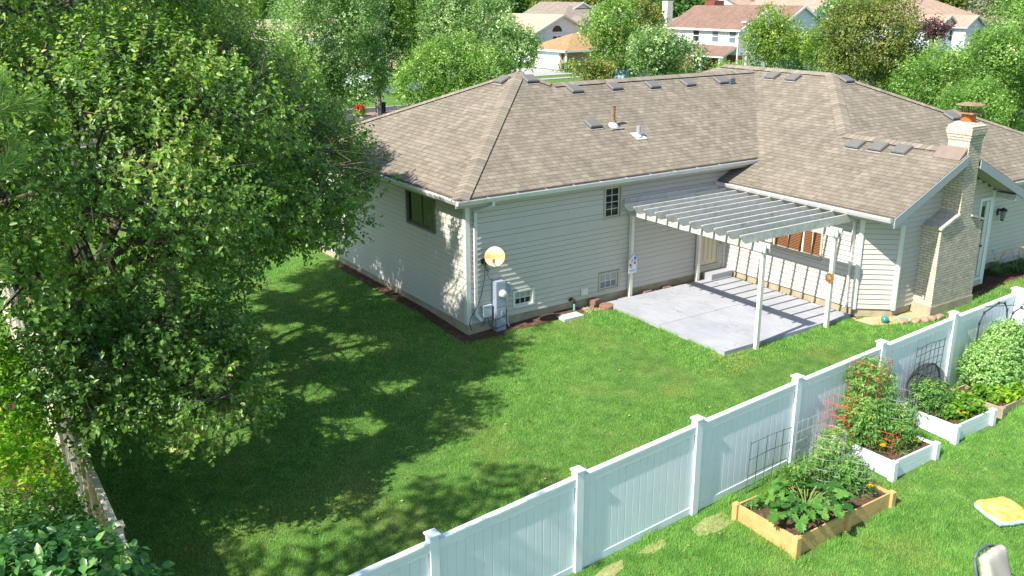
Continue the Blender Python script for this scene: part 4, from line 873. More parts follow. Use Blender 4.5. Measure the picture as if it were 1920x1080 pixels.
def sprig_crown(r, lobes, n, leaf, size, nleaf=8, twig=.32, droop=.45, hole=.36, hs=.9, up=.35, lo=.6, twigs=False, col=0):
    P, out = shell_pts(r, lobes, n, lo); k = (vnoise(P, hs, 2)*.5+vnoise(P, hs*2.7, 4)*.5) > hole
    if col:   # open gaps that run right through the crown
        Q = P-(P@sd)[:, None]*sd; k &= (vnoise(Q, 1.0, 11)*.6+vnoise(Q, 2.3, 12)*.4) < col; P, out = P[k], out[k]; n = len(P)
    D = unit(out*.7+np.array((0, 0, up))+r.normal(size=(n, 3))*.38)
    t = (np.arange(nleaf)+r.random((n, nleaf)))/nleaf; base = P[:, None]+D[:, None]*(t*twig)[..., None]; base = base.reshape(-1, 3)
    Dn = np.repeat(D, nleaf, 0); side = unit(np.cross(Dn, rdir(r, len(base)))); LD = unit(Dn*.45+side*.9+np.array((0, 0, -droop))*r.random((len(base), 1)))
    Nn = unit(np.array((-.25, 0, .9))+r.normal(size=(len(base), 3))*.55+np.repeat(out, nleaf, 0)*.5)
    V_, F_ = scatter(leaf[0], leaf[1], base, LD, Nn, size*r.uniform(.6, 1.25, len(base)))
    rn = np.repeat(np.clip(.44+.42*(vnoise(base, 1.3, 7)-.5)*2+r.normal(size=len(base))*.20, 0, 1), len(leaf[1]))
    tw = (P-D*twig*.6, P+D*twig*.9) if twigs else None
    return V_, F_, rn, tw
def limb(m_, p, q, r0, r1, wob, r, n=6, sides=7):
    p = np.array(p, float); q = np.array(q, float); pts = [p+(q-p)*t+r.normal(size=3)*wob*math.sin(math.pi*t) for t in np.linspace(0, 1, n)]
    m_.tube(pts, list(np.linspace(r0, r1, n)), sides); return pts
def twig_mesh(name, tw, rad_, mat, parent, every=1):
    p, q = tw[0][::every], tw[1][::every]; n = len(p); d = unit(q-p); a = unit(np.cross(d, np.array((.3, .2, .9)))); b = np.cross(d, a); V_ = []
    for k in range(3): t = 2*math.pi*k/3; o_ = (a*math.cos(t)+b*math.sin(t))*rad_; V_ += [p+o_, q+o_*.35]
    V_ = np.stack(V_, 1).reshape(-1, 3); F_ = np.array([(0, 2, 3, 1), (2, 4, 5, 3), (4, 0, 1, 5)])[None]+(np.arange(n)*6)[:, None, None]
    return big_mesh(name, V_, F_.reshape(-1, 4), mat, parent)
PEARM = leaf_mat('pear_leaves', [(0, (.055, .125, .028)), (.35, (.12, .23, .045)), (.72, (.21, .345, .065)), (.95, (.36, .47, .11)), (1, (.50, .42, .18))], .40, .36, .5)
BARKD = M('bark_dark', (.11, .095, .08), .9, .3, 9, 1, .1)
# ---- the two pear trees over the lawn
def pear(label, trunk, lobes, n, seed, size=.092, group=None, hole=.37, col=.585):
    r = np.random.default_rng(seed); t = thing('pear_tree', label, 'tree', (0, 0, 0), 0, group)
    m_ = MB(); b = np.array([*trunk, Gf(*trunk)-.1]); fork = b+np.array((0, 0, 2.2)); m_.tube([b, b+(.0, .02, .5), b+(.02, 0, 1.2), fork], [.26, .2, .18, .17], 10); m_.build('trunk', BARKG, t)
    br = MB()
    for lb in lobes:
        c = np.array(lb[:3]); rr = np.array(lb[3:6]); st = fork+np.array((0, 0, r.uniform(-.4, .6))); mid = st+(c-st)*.5+np.array((0, 0, .15*np.linalg.norm(c-st)))
        pts = limb(br, st, mid, .11, .08, .12, r); pts2 = limb(br, pts[-1], c+(0, 0, rr[2]*.2), .08, .04, .12, r)
        for k in range(int(3+6*rr[0])):
            d = unit(r.normal(size=3)+np.array((0, 0, .25))); e = c+d*rr*.88; s_ = pts2[r.integers(1, 6)]; q = limb(br, s_, e, .038, .008, .15, r, 5, 5)
            for j in range(4):
                d2 = unit(d+r.normal(size=3)*.6); limb(br, q[r.integers(1, 5)], c+d2*rr*.97, .009, .003, .08, r, 4, 4)
    br.build('branches', BARKD, t)
    V_, F_, rn, tw = sprig_crown(r, lobes, n, LEAF_O, size, 8, .34, .5, hole, 1.15, .3, .55, True, col)
    big_mesh('crown', V_, F_, PEARM, t, rnd=rn); twig_mesh('twigs', tw, .0035, BARK, t, 2); return t
pear('big pear tree leaning over the lawn and the cream left fence', (-8.0, .8), [(-7.6, -1.2, 4.6, 2.6, 3.2, 2.6), (-8.2, 1.8, 7.4, 3.2, 3.4, 2.6), (-10.4, .5, 6.2, 2.4, 3.0, 3.2), (-6.6, -1.1, 3.9, 1.9, 2.0, 1.35), (-7.7, -3.3, 2.3, 1.5, 1.6, 1.2), (-5.6, .2, 5.4, 2.3, 2.2, 2.0), (-9.4, -2.6, 3.4, 1.5, 2.0, 1.9), (-6.9, 3.6, 6.4, 2.6, 2.4, 2.9), (-9.2, 3.4, 4.2, 2.4, 2.4, 2.4), (-7.2, -4.1, 1.9, 1.0, 1.1, .9), (-8.7, -3.8, 2.2, 1.0, 1.1, 1.0), (-7.35, -3.0, 2.0, 1.1, 1.2, 1.0), (-4.5, -1.3, 3.7, 1.1, 1.1, .75), (-9.8, -3.3, 5.3, 1.4, 1.6, 1.4), (-5.6, 1.0, 2.9, 1.3, 1.2, .9)], 34000, 21, group='pear trees on the lawn')
pear('pear tree standing between the big tree and the house end wall', (-5.7, 3.6), [(-3.5, .9, 3.9, 1.9, 1.9, 1.4), (-4.4, 3.0, 5.4, 2.3, 2.2, 2.1), (-2.9, 2.6, 3.9, 1.6, 1.9, 1.5), (-5.4, 4.6, 6.6, 2.5, 2.2, 1.9), (-3.4, 4.8, 4.6, 2.0, 1.9, 1.9), (-4.3, .3, 3.5, 1.4, 1.3, .9)], 12500, 22, group='pear trees on the lawn', col=.515, hole=.37)
# ---- shrubs beyond the left fence, pine bough tree at the frame's edge
LILAC = leaf_mat('lilac_leaves', [(0, (.045, .14, .04)), (.5, (.10, .26, .065)), (.9, (.20, .38, .10)), (1, (.38, .48, .15))], .28, .32, .5)
YGRN = leaf_mat('lime_shrub_leaves', [(0, (.08, .2, .015)), (.5, (.2, .40, .03)), (.9, (.36, .52, .06)), (1, (.45, .42, .06))], .4, .5, .3)
DGRN = leaf_mat('dark_shrub_leaves', [(0, (.03, .09, .015)), (.5, (.07, .18, .025)), (1, (.14, .27, .05))], .3, .45, .4)
def shrub(name, label, base, lobes, n, leaf, size, mat, seed, nleaf=7, twig=.25, hole=.3, stems=14, cat='shrub', group=None, lo=.5, kind=None, droop=.35):
    r = np.random.default_rng(seed); bz = Gf(*base); t = thing(name, label, cat, (base[0], base[1], bz), 0, group); L2 = [(a-base[0], b-base[1], c-bz, d, e, f) for a, b, c, d, e, f in lobes]
    m_ = MB()
    for k in range(stems):
        lb = L2[r.integers(len(L2))]; e = np.array(lb[:3])+rdir(r, 1)[0]*np.array(lb[3:6])*.8; limb(m_, (r.normal()*.08, r.normal()*.08, -.05), e, .022, .006, .08, r, 5, 5)
    m_.build('stems', BARK, t); V_, F_, rn, tw = sprig_crown(r, L2, n, leaf, size, nleaf, twig, droop, hole, 1.6, .4, lo); big_mesh('foliage', V_, F_, mat, t, rnd=rn); return t
shrub('lilac_shrub', 'dark green broad leaved lilac shrub nearest the camera by the cream fence', (-9.85, -8.6), [(-9.95, -8.5, 1.45, .85, .8, 1.1), (-9.45, -8.3, 1.05, .6, .6, .75), (-10.4, -8.6, 1.6, .7, .7, .95), (-9.5, -8.9, .8, .6, .55, .65)], 2000, LEAF_O, .125, LILAC, 31, 7, .28, .22, 20, lo=.55)
shrub('lime_shrub', 'bright lime green shrub beyond the cream fence above the lilac', (-10.3, -3.4), [(-10.2, -3.6, 2.0, .95, 1.1, 1.3), (-10.5, -2.2, 2.4, 1.0, 1.1, 1.3), (-10.0, -4.6, 1.0, .8, .9, 1.0)], 3000, LEAF_O, .075, YGRN, 32, 8, .22, .25)
shrub('dark_shrub', 'dark leafed shrub in shade between the lime shrub and the lilac', (-10.0, -5.9), [(-10.0, -5.7, .7, .9, .9, 1.0), (-9.7, -6.5, .5, .6, .7, .8)], 1500, LEAF_O, .07, DGRN, 33, 8, .2, .25)
patch('mulch_bed', [(-9.1, -7), (-9.02, -4), (-9.0, -1), (-9.0, 3), (-12, 3), (-12, -7)], MULCH, .03)
for k, (x, y, s_) in enumerate([(-9.25, -1.6, .16), (-9.3, -2.2, .13), (-9.22, -2.8, .12), (-9.35, -3.3, .15), (-9.28, -.6, .14), (-9.24, .3, .15)]):
    tag(stone(x, y, Gf(x, y)+.03, s_, s_*.8, s_*.7, M('pale_rock', (.42, .36, .28), .9, .3, 8, .6), 20+k, 'rock'), 'pale rock along the cream fence, '+['below the first gap in the leaves', 'next after the largest one', 'small and flat', 'nearest the camera', 'half under the shrub', 'farthest from the camera'][k], 'rock', 'rocks beyond the cream fence')
pn = thing('pine_tree', 'soft long needled pine at the left edge of the picture', 'tree', (-12.9, -7.6, Gf(-12.9, -7.6)))
r = np.random.default_rng(40); m_ = MB(); m_.tube([(0, 0, -.1), (.05, 0, 3), (0, .05, 11.5)], [.22, .17, .04], 10); m_.build('trunk', BARK, pn)
m_ = MB(); tips = []
for k in range(64):
    z = 4.2+7.0*k/64; an = k*2.4+r.normal()*.2; ln = (1.0+1.4*math.sin(math.pi*(z-3.4)/8.4))*r.uniform(.75, 1.1); p = [np.array((0, 0, z))+np.array((math.cos(an), math.sin(an), .28-.1*t))*ln*t for t in np.linspace(0, 1, 6)]; m_.tube(p, list(np.linspace(.035, .008, 6)), 5)
    for j in range(2, 6):
        tips.append((p[j], unit(p[j]-p[j-1])))
        for sg in (-1, 1):
            d = unit(p[j]-p[j-1]+sg*.8*np.array((-math.sin(an), math.cos(an), .1))); e = p[j]+d*.4*(1.3-.15*j); m_.tube([p[j], e], [.01, .005], 4); tips += [(p[j]+d*.2, d), (e, d)]
# the bough reaching into view
for (e, z0) in [((3.25, -.1, 7.45), 6.6), ((3.15, -.3, 6.9), 6.0), ((2.75, -.2, 5.95), 5.2)]:
    s_ = np.array((0, 0, z0)); e = np.array(e); p = [s_+(e-s_)*t+np.array((0, 0, -.25*math.sin(math.pi*t))) for t in np.linspace(0, 1, 7)]; m_.tube(p, list(np.linspace(.04, .008, 7)), 5)
    for j in range(3, 7):
        tips.append((p[j], unit(p[j]-p[j-1])))
        for q in range(4):
            d = unit(unit(p[j]-p[j-1])+r.normal(size=3)*.55); e2 = p[j]+d*.32; m_.tube([p[j], e2], [.008, .004], 4); tips.append((e2, d)); tips.append((p[j]+d*.16, d))
m_.build('branches', BARKG, pn); P = np.array([t[0] for t in tips]); D_ = np.array([t[1] for t in tips]); nn = 70
PP = np.repeat(P, nn, 0)-np.repeat(D_, nn, 0)*r.random((len(P)*nn, 1))*.12; DD = unit(np.repeat(D_, nn, 0)*1.0+r.normal(size=(len(PP), 3))*.55)
V_, F_ = scatter(np.array([(-.018, 0, 0), (.018, 0, 0), (.012, 1, -.06), (-.012, 1, -.06)]), np.array([(0, 1, 2, 3)]), PP, DD, rdir(r, len(PP)), r.uniform(.10, .17, len(PP)))
big_mesh('needles', V_, F_, leaf_mat('pine_needles', [(0, (.09, .18, .045)), (.6, (.18, .32, .075)), (1, (.36, .48, .14))], .3, .5, .3), pn, rnd=r.random(len(F_)))

# ------------------------------------------------------------------ vegetables
TOM = leaf_mat('tomato_leaves', [(0, (.05, .13, .03)), (.5, (.12, .27, .06)), (.95, (.22, .40, .11)), (1, (.38, .40, .10))], .35, .5, .3)
BEAN = leaf_mat('bean_leaves', [(0, (.06, .16, .015)), (.5, (.15, .30, .035)), (1, (.28, .42, .06))], .4, .5, .3)
PEA = leaf_mat('pea_leaves', [(0, (.09, .2, .05)), (.5, (.2, .37, .11)), (.9, (.34, .5, .2)), (1, (.55, .6, .33))], .35, .5, .3)
LETT = leaf_mat('lettuce_leaves', [(0, (.14, .30, .02)), (1, (.42, .55, .07))], .45, .5, .3)
SQ = leaf_mat('squash_leaves', [(0, (.035, .12, .02)), (.6, (.08, .22, .035)), (1, (.14, .30, .06))], .3, .45, .3)
MARI = leaf_mat('marigold_leaves', [(0, (.03, .09, .02)), (1, (.08, .2, .04))], .3)
PETAL = M('marigold_petal', (.95, .50, .005), .6, .15, 40)
GSTEM = M('green_stem', (.16, .26, .06), .6, .2)
def plant(name, label, x, y, z, lobes, n, leaf, size, mat, seed, cat='plant', group=None, nleaf=6, twig=.12, stems=5, hole=.3, lo=.2, droop=.35):
    r = np.random.default_rng(seed); t = thing(name, label, cat, (x, y, z), 0, group); m_ = MB()
    for k in range(stems):
        lb = lobes[r.integers(len(lobes))]; limb(m_, (r.normal()*.01, r.normal()*.01, -.03), np.array(lb[:3])+rdir(r, 1)[0]*np.array(lb[3:6])*.7, .008, .003, .02, r, 5, 5)
    m_.build('stem', GSTEM, t); V_, F_, rn, tw = sprig_crown(r, lobes, n, leaf, size, nleaf, twig, droop, hole, 4, .5, lo); big_mesh('leaves', V_, F_, mat, t, rnd=rn); return t
T_ = 'tomato plants in the raised beds'
def tom(x, y, z, h, w, n, seed, label, yellow=False): return plant('tomato_plant', label, x, y, z, [(0, 0, h*.3, w, w, h*.32), (w*.2, w*.1, h*.65, w*.8, w*.8, h*.34), (-w*.2, 0, h*.8, w*.55, w*.5, h*.22)], n, LEAF_L, .085, TOM, seed, group=T_, stems=8, nleaf=9, twig=.16)
tom(3.40, -8.33, -.10, 1.42, .50, 720, 51, 'tallest tomato plant, filling the tall red wire cage by the fence')
tom(3.05, -8.5, -.10, .85, .34, 330, 52, 'mid height tomato plant leaning left beside the empty red cage')
tom(3.72, -8.75, -.10, .62, .30, 260, 53, 'tomato plant between the tall red cage and the grey wire ring')
tom(3.45, -9.0, -.10, .42, .22, 130, 65, 'small tomato plant above the white bed front corner with marigolds')
tom(1.72, -9.25, -.22, .46, .26, 210, 54, 'bushy tomato plant in the right half of the cedar bed')
tom(1.5, -8.9, -.22, .55, .22, 130, 55, 'tomato plant inside the front wire ring, middle of the cedar bed')
tom(1.95, -8.78, -.22, .72, .30, 260, 56, 'tomato plant at the back right corner of the cedar bed')
tom(1.05, -8.75, -.22, .40, .2, 90, 57, 'thin young tomato plant near the cedar bed divider')
tom(5.15, -8.45, -.03, .55, .36, 320, 58, 'dark leafy tomato plant beneath the black net dome')
plant('bean_plants', 'mass of pale green bean leaves in the second white bed', 5.55, -8.75, -.02, [(0, .05, .12, .42, .33, .15), (.25, -.15, .12, .2, .2, .12), (-.3, -.2, .1, .18, .16, .1)], 330, LEAF_O, .10, BEAN, 59, nleaf=4, lo=.1, group=None)
plant('pea_vine', 'tall dense mass of pale green pea vines climbing the arch trellis', 7.55, -8.35, -.12, [(0, 0, .55, .62, .42, .6), (-.35, .05, .45, .4, .38, .5), (.45, 0, .6, .5, .4, .6), (.2, 0, 1.0, .45, .3, .32), (-.15, -.2, .3, .5, .35, .35)], 3000, LEAF_O, .055, PEA, 60, nleaf=7, twig=.12, hole=.24, lo=.6, stems=30)
plant('lettuce', 'clump of bright yellow green lettuce in the old board bed', 7.35, -8.95, -.12, [(0, 0, .10, .3, .18, .14), (.35, .05, .1, .25, .16, .14), (-.4, .05, .1, .2, .14, .1)], 260, LEAF_O, .12, LETT, 61, nleaf=4, lo=.1, hole=.15)
plant('bean_plants', 'patch of low bean leaves between the pea vines and lettuce', 6.75, -8.75, -.12, [(0, 0, .12, .25, .25, .14), (.2, .2, .12, .2, .2, .12)], 150, LEAF_O, .09, BEAN, 62, nleaf=4, lo=.1)
# squash: lobed leaves on hollow stalks
def squash():
    t = thing('squash_plant', 'squash plant with big jagged leaves spilling over the cedar bed front', 'plant', (.48, -9.40, -.20)); r = np.random.default_rng(70); st = MB(); VV = []; FF = []; RR = []; off = 0
    k = 9; ang = np.linspace(-2.7, 2.7, 73); 
    out = []
    for a in ang:
        lob = .42+.58*abs(math.cos(a*1.32))**.9; lob *= 1+.13*math.cos(a*19); out.append((math.sin(a)*lob*.62, .42+math.cos(a)*lob*.62))
    TV = [(0, .32, -.05)]+[(x, y, .06*math.sin(math.atan2(x, y-.4)*5)+.10*(abs(x))**1.2-.12*max(0, y-.7)) for x, y in out]; TV = np.array(TV); TF = np.array([(0, i_+1, i_+2) for i_ in range(len(out)-1)])
    for j in range(40):
        a = j*2.4; rr = .16+.52*math.sqrt((j+.5)/40)*r.uniform(.75, 1.15); h = .34-.24*rr+r.uniform(-.03, .08)+.10; x = rr*math.cos(a)*1.05; y = rr*math.sin(a)*.85
        e = np.array((x, y, h)); st.tube([(r.normal()*.03, r.normal()*.03, .0), (x*.5, y*.5, h*.75), e], [.013, .011, .008], 6)
        D_ = unit(np.array([(math.cos(a), math.sin(a), -.25+r.normal()*.2)])+r.normal(size=(1, 3))*.25); s = (.155+.08*r.random())*(1.15 if rr > .3 else .8)
        V_, F_ = scatter(TV, TF, e[None]-D_*s*.3, D_, np.array([(0, 0, 1.)])+r.normal(size=(1, 3))*.22, [s]); VV.append(V_); FF.append(F_+off); RR.append(np.full(len(F_), r.random())); off += len(V_)
    st.build('stalks', GSTEM, t); big_mesh('leaves', np.concatenate(VV), np.concatenate(FF), SQ, t, rnd=np.concatenate(RR))
squash()
def seedlings(x, y, z, label, seed, mat=LETT, n=60, w=.16): return plant('seedling_row', label, x, y, z, [(0, 0, .05, w, w*.6, .05)], n, LEAF_O, .05, mat, seed, nleaf=4, twig=.06, lo=.05, hole=.2, stems=3)
seedlings(-.02, -8.8, -.22, 'row of small pale seedlings in the left end of the cedar bed', 71, PEA, 60, .14); seedlings(.35, -8.75, -.22, 'young seedlings beside the cedar bed divider end', 72, BEAN, 70, .16); seedlings(.72, -8.75, -.22, 'yellowish seedlings against the cedar divider', 73, LETT, 40, .1)
def marigold(x, y, z, seed, label):
    t = plant('marigold', label, x, y, z, [(0, 0, .08, .10, .10, .08)], 34, LEAF_L, .05, MARI, seed, 'flower', 'marigolds in the raised beds', nleaf=7, twig=.07, lo=.1, hole=.1, stems=4); r = np.random.default_rng(seed)
    for k in range(3 if seed % 2 else 2):
        m_ = MB(); c = np.array((r.normal()*.045, -.03+r.normal()*.04, .15+r.random()*.04))
        for ring, (ra, hh) in enumerate([(.055, 0), (.042, .012), (.024, .022)]):
            for j in range(9):
                a = j*math.pi*2/9+ring*.35; d = np.array((math.cos(a), math.sin(a), 0)); s_ = np.array((-math.sin(a), math.cos(a), 0)); b = c+(0, 0, hh)
                m_.face([b, b+d*ra*.8-s_*.011, b+d*ra+(0, 0, .004), b+d*ra*.8+s_*.011])
        m_.build('bloom', PETAL, t)
for k, (x, y, z, l) in enumerate([(.55, -9.6, -.20, 'orange marigold among the squash leaves'), (1.78, -9.62, -.20, 'orange marigold at the front edge of the cedar bed right half'), (3.05, -8.92, -.09, 'orange marigold in the first white bed beside the low red cage'), (3.72, -9.08, -.09, 'orange marigold near the front right corner of the first white bed'), (4.0, -8.6, -.09, 'orange marigold behind the grey wire ring'), (5.25, -8.98, -.02, 'orange marigold at the left of the bean leaves'), (5.75, -9.0, -.02, 'orange marigold in front of the bean leaves')]): marigold(x, y, z, 80+k, l)
# wire cages
def cage(name, label, x, y, z, w, h, mat, rows, cols=3, rw=.0035, group=None, lean=0, cat='plant cage', rz=.2):
    t = thing(name, label, cat, (x, y, z), rz, group); m_ = MB(); c = [(-w, -w), (w, -w), (w, w), (-w, w)]; lx = lean
    for k in range(4):
        a, b = np.array(c[k]), np.array(c[(k+1) % 4])
        for j in range(cols): q = a+(b-a)*j/cols; m_.tube([(q[0], q[1], -.03), (q[0]+lx, q[1], h)], rw, 4)
        for j in range(rows+1): z_ = h*(.12+.88*j/rows); f_ = lx*z_/h; m_.tube([(a[0]+f_, a[1], z_), (b[0]+f_, b[1], z_)], rw, 4)
    o = m_.build(name, mat); o.location = (x, y, z); o.rotation_euler = (0, 0, rz); bpy.data.objects.remove(t); return tag(o, label, cat, group)
cage('red_cage', 'square red wire cage standing empty at the left of the tomatoes', 2.62, -8.30, -.2, .20, 1.0, REDW, 4, 2, .0042, 'red wire plant cages')
cage('red_cage', 'tall square red wire cage around the tallest tomato plant', 3.38, -8.32, -.10, .26, 1.5, REDW, 6, 3, .0042, 'red wire plant cages')
cage('red_cage', 'low red wire cage in the soil beside the marigold', 3.28, -8.82, -.10, .24, .42, REDW, 3, 4, .0042, 'red wire plant cages')
def ring(label, x, y, z, rr, h, mat, rows=5, cols=14, group='round wire plant rings', name='wire_ring'):
    m_ = MB()
    for j in range(rows+1): z_ = .03+h*j/rows; m_.tube([(rr*math.cos(a), rr*math.sin(a), z_) for a in np.linspace(0, 2*math.pi, 25)], .0026, 4, cap=False)
    for k in range(cols): a = 2*math.pi*k/cols; m_.tube([(rr*math.cos(a), rr*math.sin(a), -.02), (rr*math.cos(a), rr*math.sin(a), h+.08)], .0026, 4)
    o = m_.build(name, mat); o.location = (x, y, z); return tag(o, label, 'wire ring', group)
ring('steel wire ring around the tomatoes in the middle of the cedar bed', 1.5, -8.95, -.22, .27, .95, WIRE)
ring('steel wire ring behind the marigolds in the first white bed', 3.72, -8.72, -.10, .30, .85, WIRE)
ring('small steel wire ring at the front right of the cedar bed', 1.85, -9.35, -.22, .22, .55, WIRE, 4, 12)
ring('dark wire ring around the tomato below the net dome', 5.2, -8.45, -.02, .34, .8, GRNW, 4, 12)
def panel(label, x, y, z, w, h, nx, ny, mat, rz=FA, name='wire_trellis'):
    m_ = MB(); r = np.random.default_rng(int(x*10)+100)
    for k in range(nx+1): a = w*k/nx; j = r.normal()*.01; m_.tube([(a, 0, -.05), (a+j, .015, h+r.uniform(-.03, .05))], .0055, 5)
    for k in range(ny+1): b = h*k/ny; m_.tube([(0, 0, b), (w*.5, .02*math.sin(k), b+.02), (w, .01, b+r.normal()*.01)], .0055, 5)
    o = m_.build(name, mat); o.location = (x, y, z); o.rotation_euler = (.04, 0, rz); return tag(o, label, 'trellis', 'wire panels leaning by the fence')
panel('dark green wire panel standing behind the cedar bed', .45, -8.22, -.36, 1.05, .92, 5, 3, GRNW)
panel('taller black wire grid panel against the fence behind the net dome', 5.08, -8.08, -.12, .95, 1.28, 6, 8, BLACKM)
panel('faint steel wire panel between the fence and the empty red cage', 1.55, -8.25, -.3, .9, .95, 6, 5, WIRE)
m_ = MB(); m_.tube([(.05, -8.45, -.2), (.25, -8.5, -.02), (.5, -8.48, .0), (.7, -8.55, -.12), (.68, -8.7, -.2)], .005, 5); tag(m_.build('loose_wire', GRNW), 'loop of thin green wire at the back of the cedar bed', 'wire')
# arches of the pea trellis
def arch(label, pts):
    m_ = MB(); m_.tube(pts, .014, 8)
    for p in pts[1:-1]: m_.tube([np.array(p)+(-.0, 0, -.03), np.array(p)+(0, 0, .03)], .022, 8)
    return tag(m_.build('trellis_arch', BLACKM, smooth=True), label, 'trellis', 'bent tube arches over the pea vines')
arch('bent black tube arch at the left of the pea vines', [(7.18, -8.08, -.1), (7.2, -8.08, 1.25), (7.32, -8.08, 1.44), (7.78, -8.10, 1.57), (7.93, -8.15, 1.55), (8.0, -8.18, 1.4), (8.15, -8.25, -.1)])
arch('bent black tube arch next to the lit side fence', [(8.25, -8.12, -.1), (8.33, -8.1, 1.05), (8.45, -8.08, 1.22), (8.75, -8.08, 1.28), (8.8, -8.2, 1.2), (8.85, -8.4, -.1)])
m_ = MB(); m_.tube([(7.35, -8.06, 1.56), (8.95, -8.06, 1.30)], .009, 6); m_.tube([(7.9, -8.1, .80), (8.95, -8.06, .42)], .008, 6)
for x, z in ((8.35, .9), (8.62, .85), (7.75, 1.2), (8.9, .8)): m_.tube([(x, -8.14, -.1), (x+.03, -8.1, z)], .005, 5)
tag(m_.build('trellis_poles', GRNW), 'thin green cross poles tied between the two arches', 'pole')
NETM, n_t = new_mat('black_net'); p_ = N(n_t, 'BsdfDiffuse'); p_.inputs[0].default_value = (.02, .02, .022, 1); tr = N(n_t, 'BsdfTransparent'); mx = N(n_t, 'MixShader'); mx.inputs[0].default_value = .42; L(n_t, tr.outputs[0], mx.inputs[1]); L(n_t, p_.outputs[0], mx.inputs[2]); oo = N(n_t, 'OutputMaterial'); L(n_t, mx.outputs[0], oo.inputs[0])
nd = thing('net_dome', 'black pop up net dome over the back corner of the second white bed', 'net', (5.36, -8.25, .12))
m_ = MB(); nu, nv = 20, 8
def dp(u, v): a = math.pi*u; b = math.pi*(v-.5); return (-.44*math.cos(a), .28*math.sin(b)*math.sin(a)**.5 if 0 < u < 1 else 0, .72*math.sin(a)*(.55+.45*math.cos(b)))
for i_ in range(nu):
    for j in range(nv): m_.face([dp(i_/nu, j/nv), dp((i_+1)/nu, j/nv), dp((i_+1)/nu, (j+1)/nv), dp(i_/nu, (j+1)/nv)])
m_.build('net', NETM, nd, smooth=True)
m_ = MB()
for v in (0, .5, 1): m_.tube([dp(u, v) for u in np.linspace(0, 1, 22)], .017, 6)
m_.build('hoops', BLACKM, nd, smooth=True)
for k, (x, y) in enumerate([(5.3, -8.75), (5.36, -8.6), (5.42, -8.7), (5.55, -8.5), (5.75, -8.35), (6.02, -8.5), (5.25, -8.62), (5.9, -8.3)]):
    m_ = MB(); m_.tube([(0, 0, -.05), (.03*math.sin(k), .02, .34+.04*math.cos(k*2))], .006, 5); o = m_.build('bamboo_stake', M('bamboo', (.55, .38, .18), .6), ); o.location = (x, y, .0)
    tag(o, 'thin bamboo stake in the bean bed, '+['leftmost of all', 'third from the left', 'fourth from the left', 'middle of the row', 'leaning beside the net dome', 'rightmost of all', 'second from the left', 'last but one on the right'][k], 'stake', 'bamboo stakes in the bean bed')
# daylilies
def lily(x, y, s, seed, label):
    r = np.random.default_rng(seed); z = Gf(x, y); t = thing('daylily', label, 'flower', (x, y, z), 0, 'daylilies by the side wall'); VV = []; FF = []; off = 0
    for k in range(90):
        a = r.uniform(0, 6.28); ln = s*r.uniform(.5, 1.0); w = .014; d = np.array((math.cos(a), math.sin(a), 0)); sd_ = np.array((-d[1], d[0], 0)); b = d*.05
        pts = [b+d*ln*t_*.75+np.array((0, 0, ln*(1.5*t_-1.25*t_*t_)*.9)) for t_ in (0, .25, .5, .75, 1)]; V_ = []
        for i_, p in enumerate(pts): ww = w*(1-.22*i_); V_ += [p-sd_*ww, p+sd_*ww]
        VV.append(np.array(V_)); FF.append(np.array([(2*i_, 2*i_+1, 2*i_+3, 2*i_+2) for i_ in range(4)])+off); off += 10
    F_ = np.concatenate(FF); big_mesh('leaves', np.concatenate(VV), F_, MARI, t, rnd=r.random(len(F_)))
    for k in range(4):
        m_ = MB(); e = np.array((r.normal()*s*.4, r.normal()*s*.4, s*.85+r.random()*.1)); m_.tube([(0, 0, 0), e*.6+(0, 0, .1), e], .005, 5)
        for j in range(6):
            a = j*math.pi/3; d = np.array((math.cos(a), math.sin(a), .5)); q = np.array((-math.sin(a), math.cos(a), 0)); m_.face([e, e+d*.035-q*.015, e+d*.06, e+d*.035+q*.015], 1)
        m_.build('bloom', [GSTEM, PETAL], t)
for k, (x, y, s) in enumerate([(14.0, -4.7, .5), (14.7, -4.8, .6), (15.4, -4.7, .6), (14.4, -4.45, .5), (16.1, -4.9, .6)]): lily(x, y, s, 90+k, 'daylily clump with orange blooms, '+['nearest the side door', 'large one below the lantern', 'between the large clump and the picture edge', 'smaller one against the wall', 'at the right picture edge'][k])
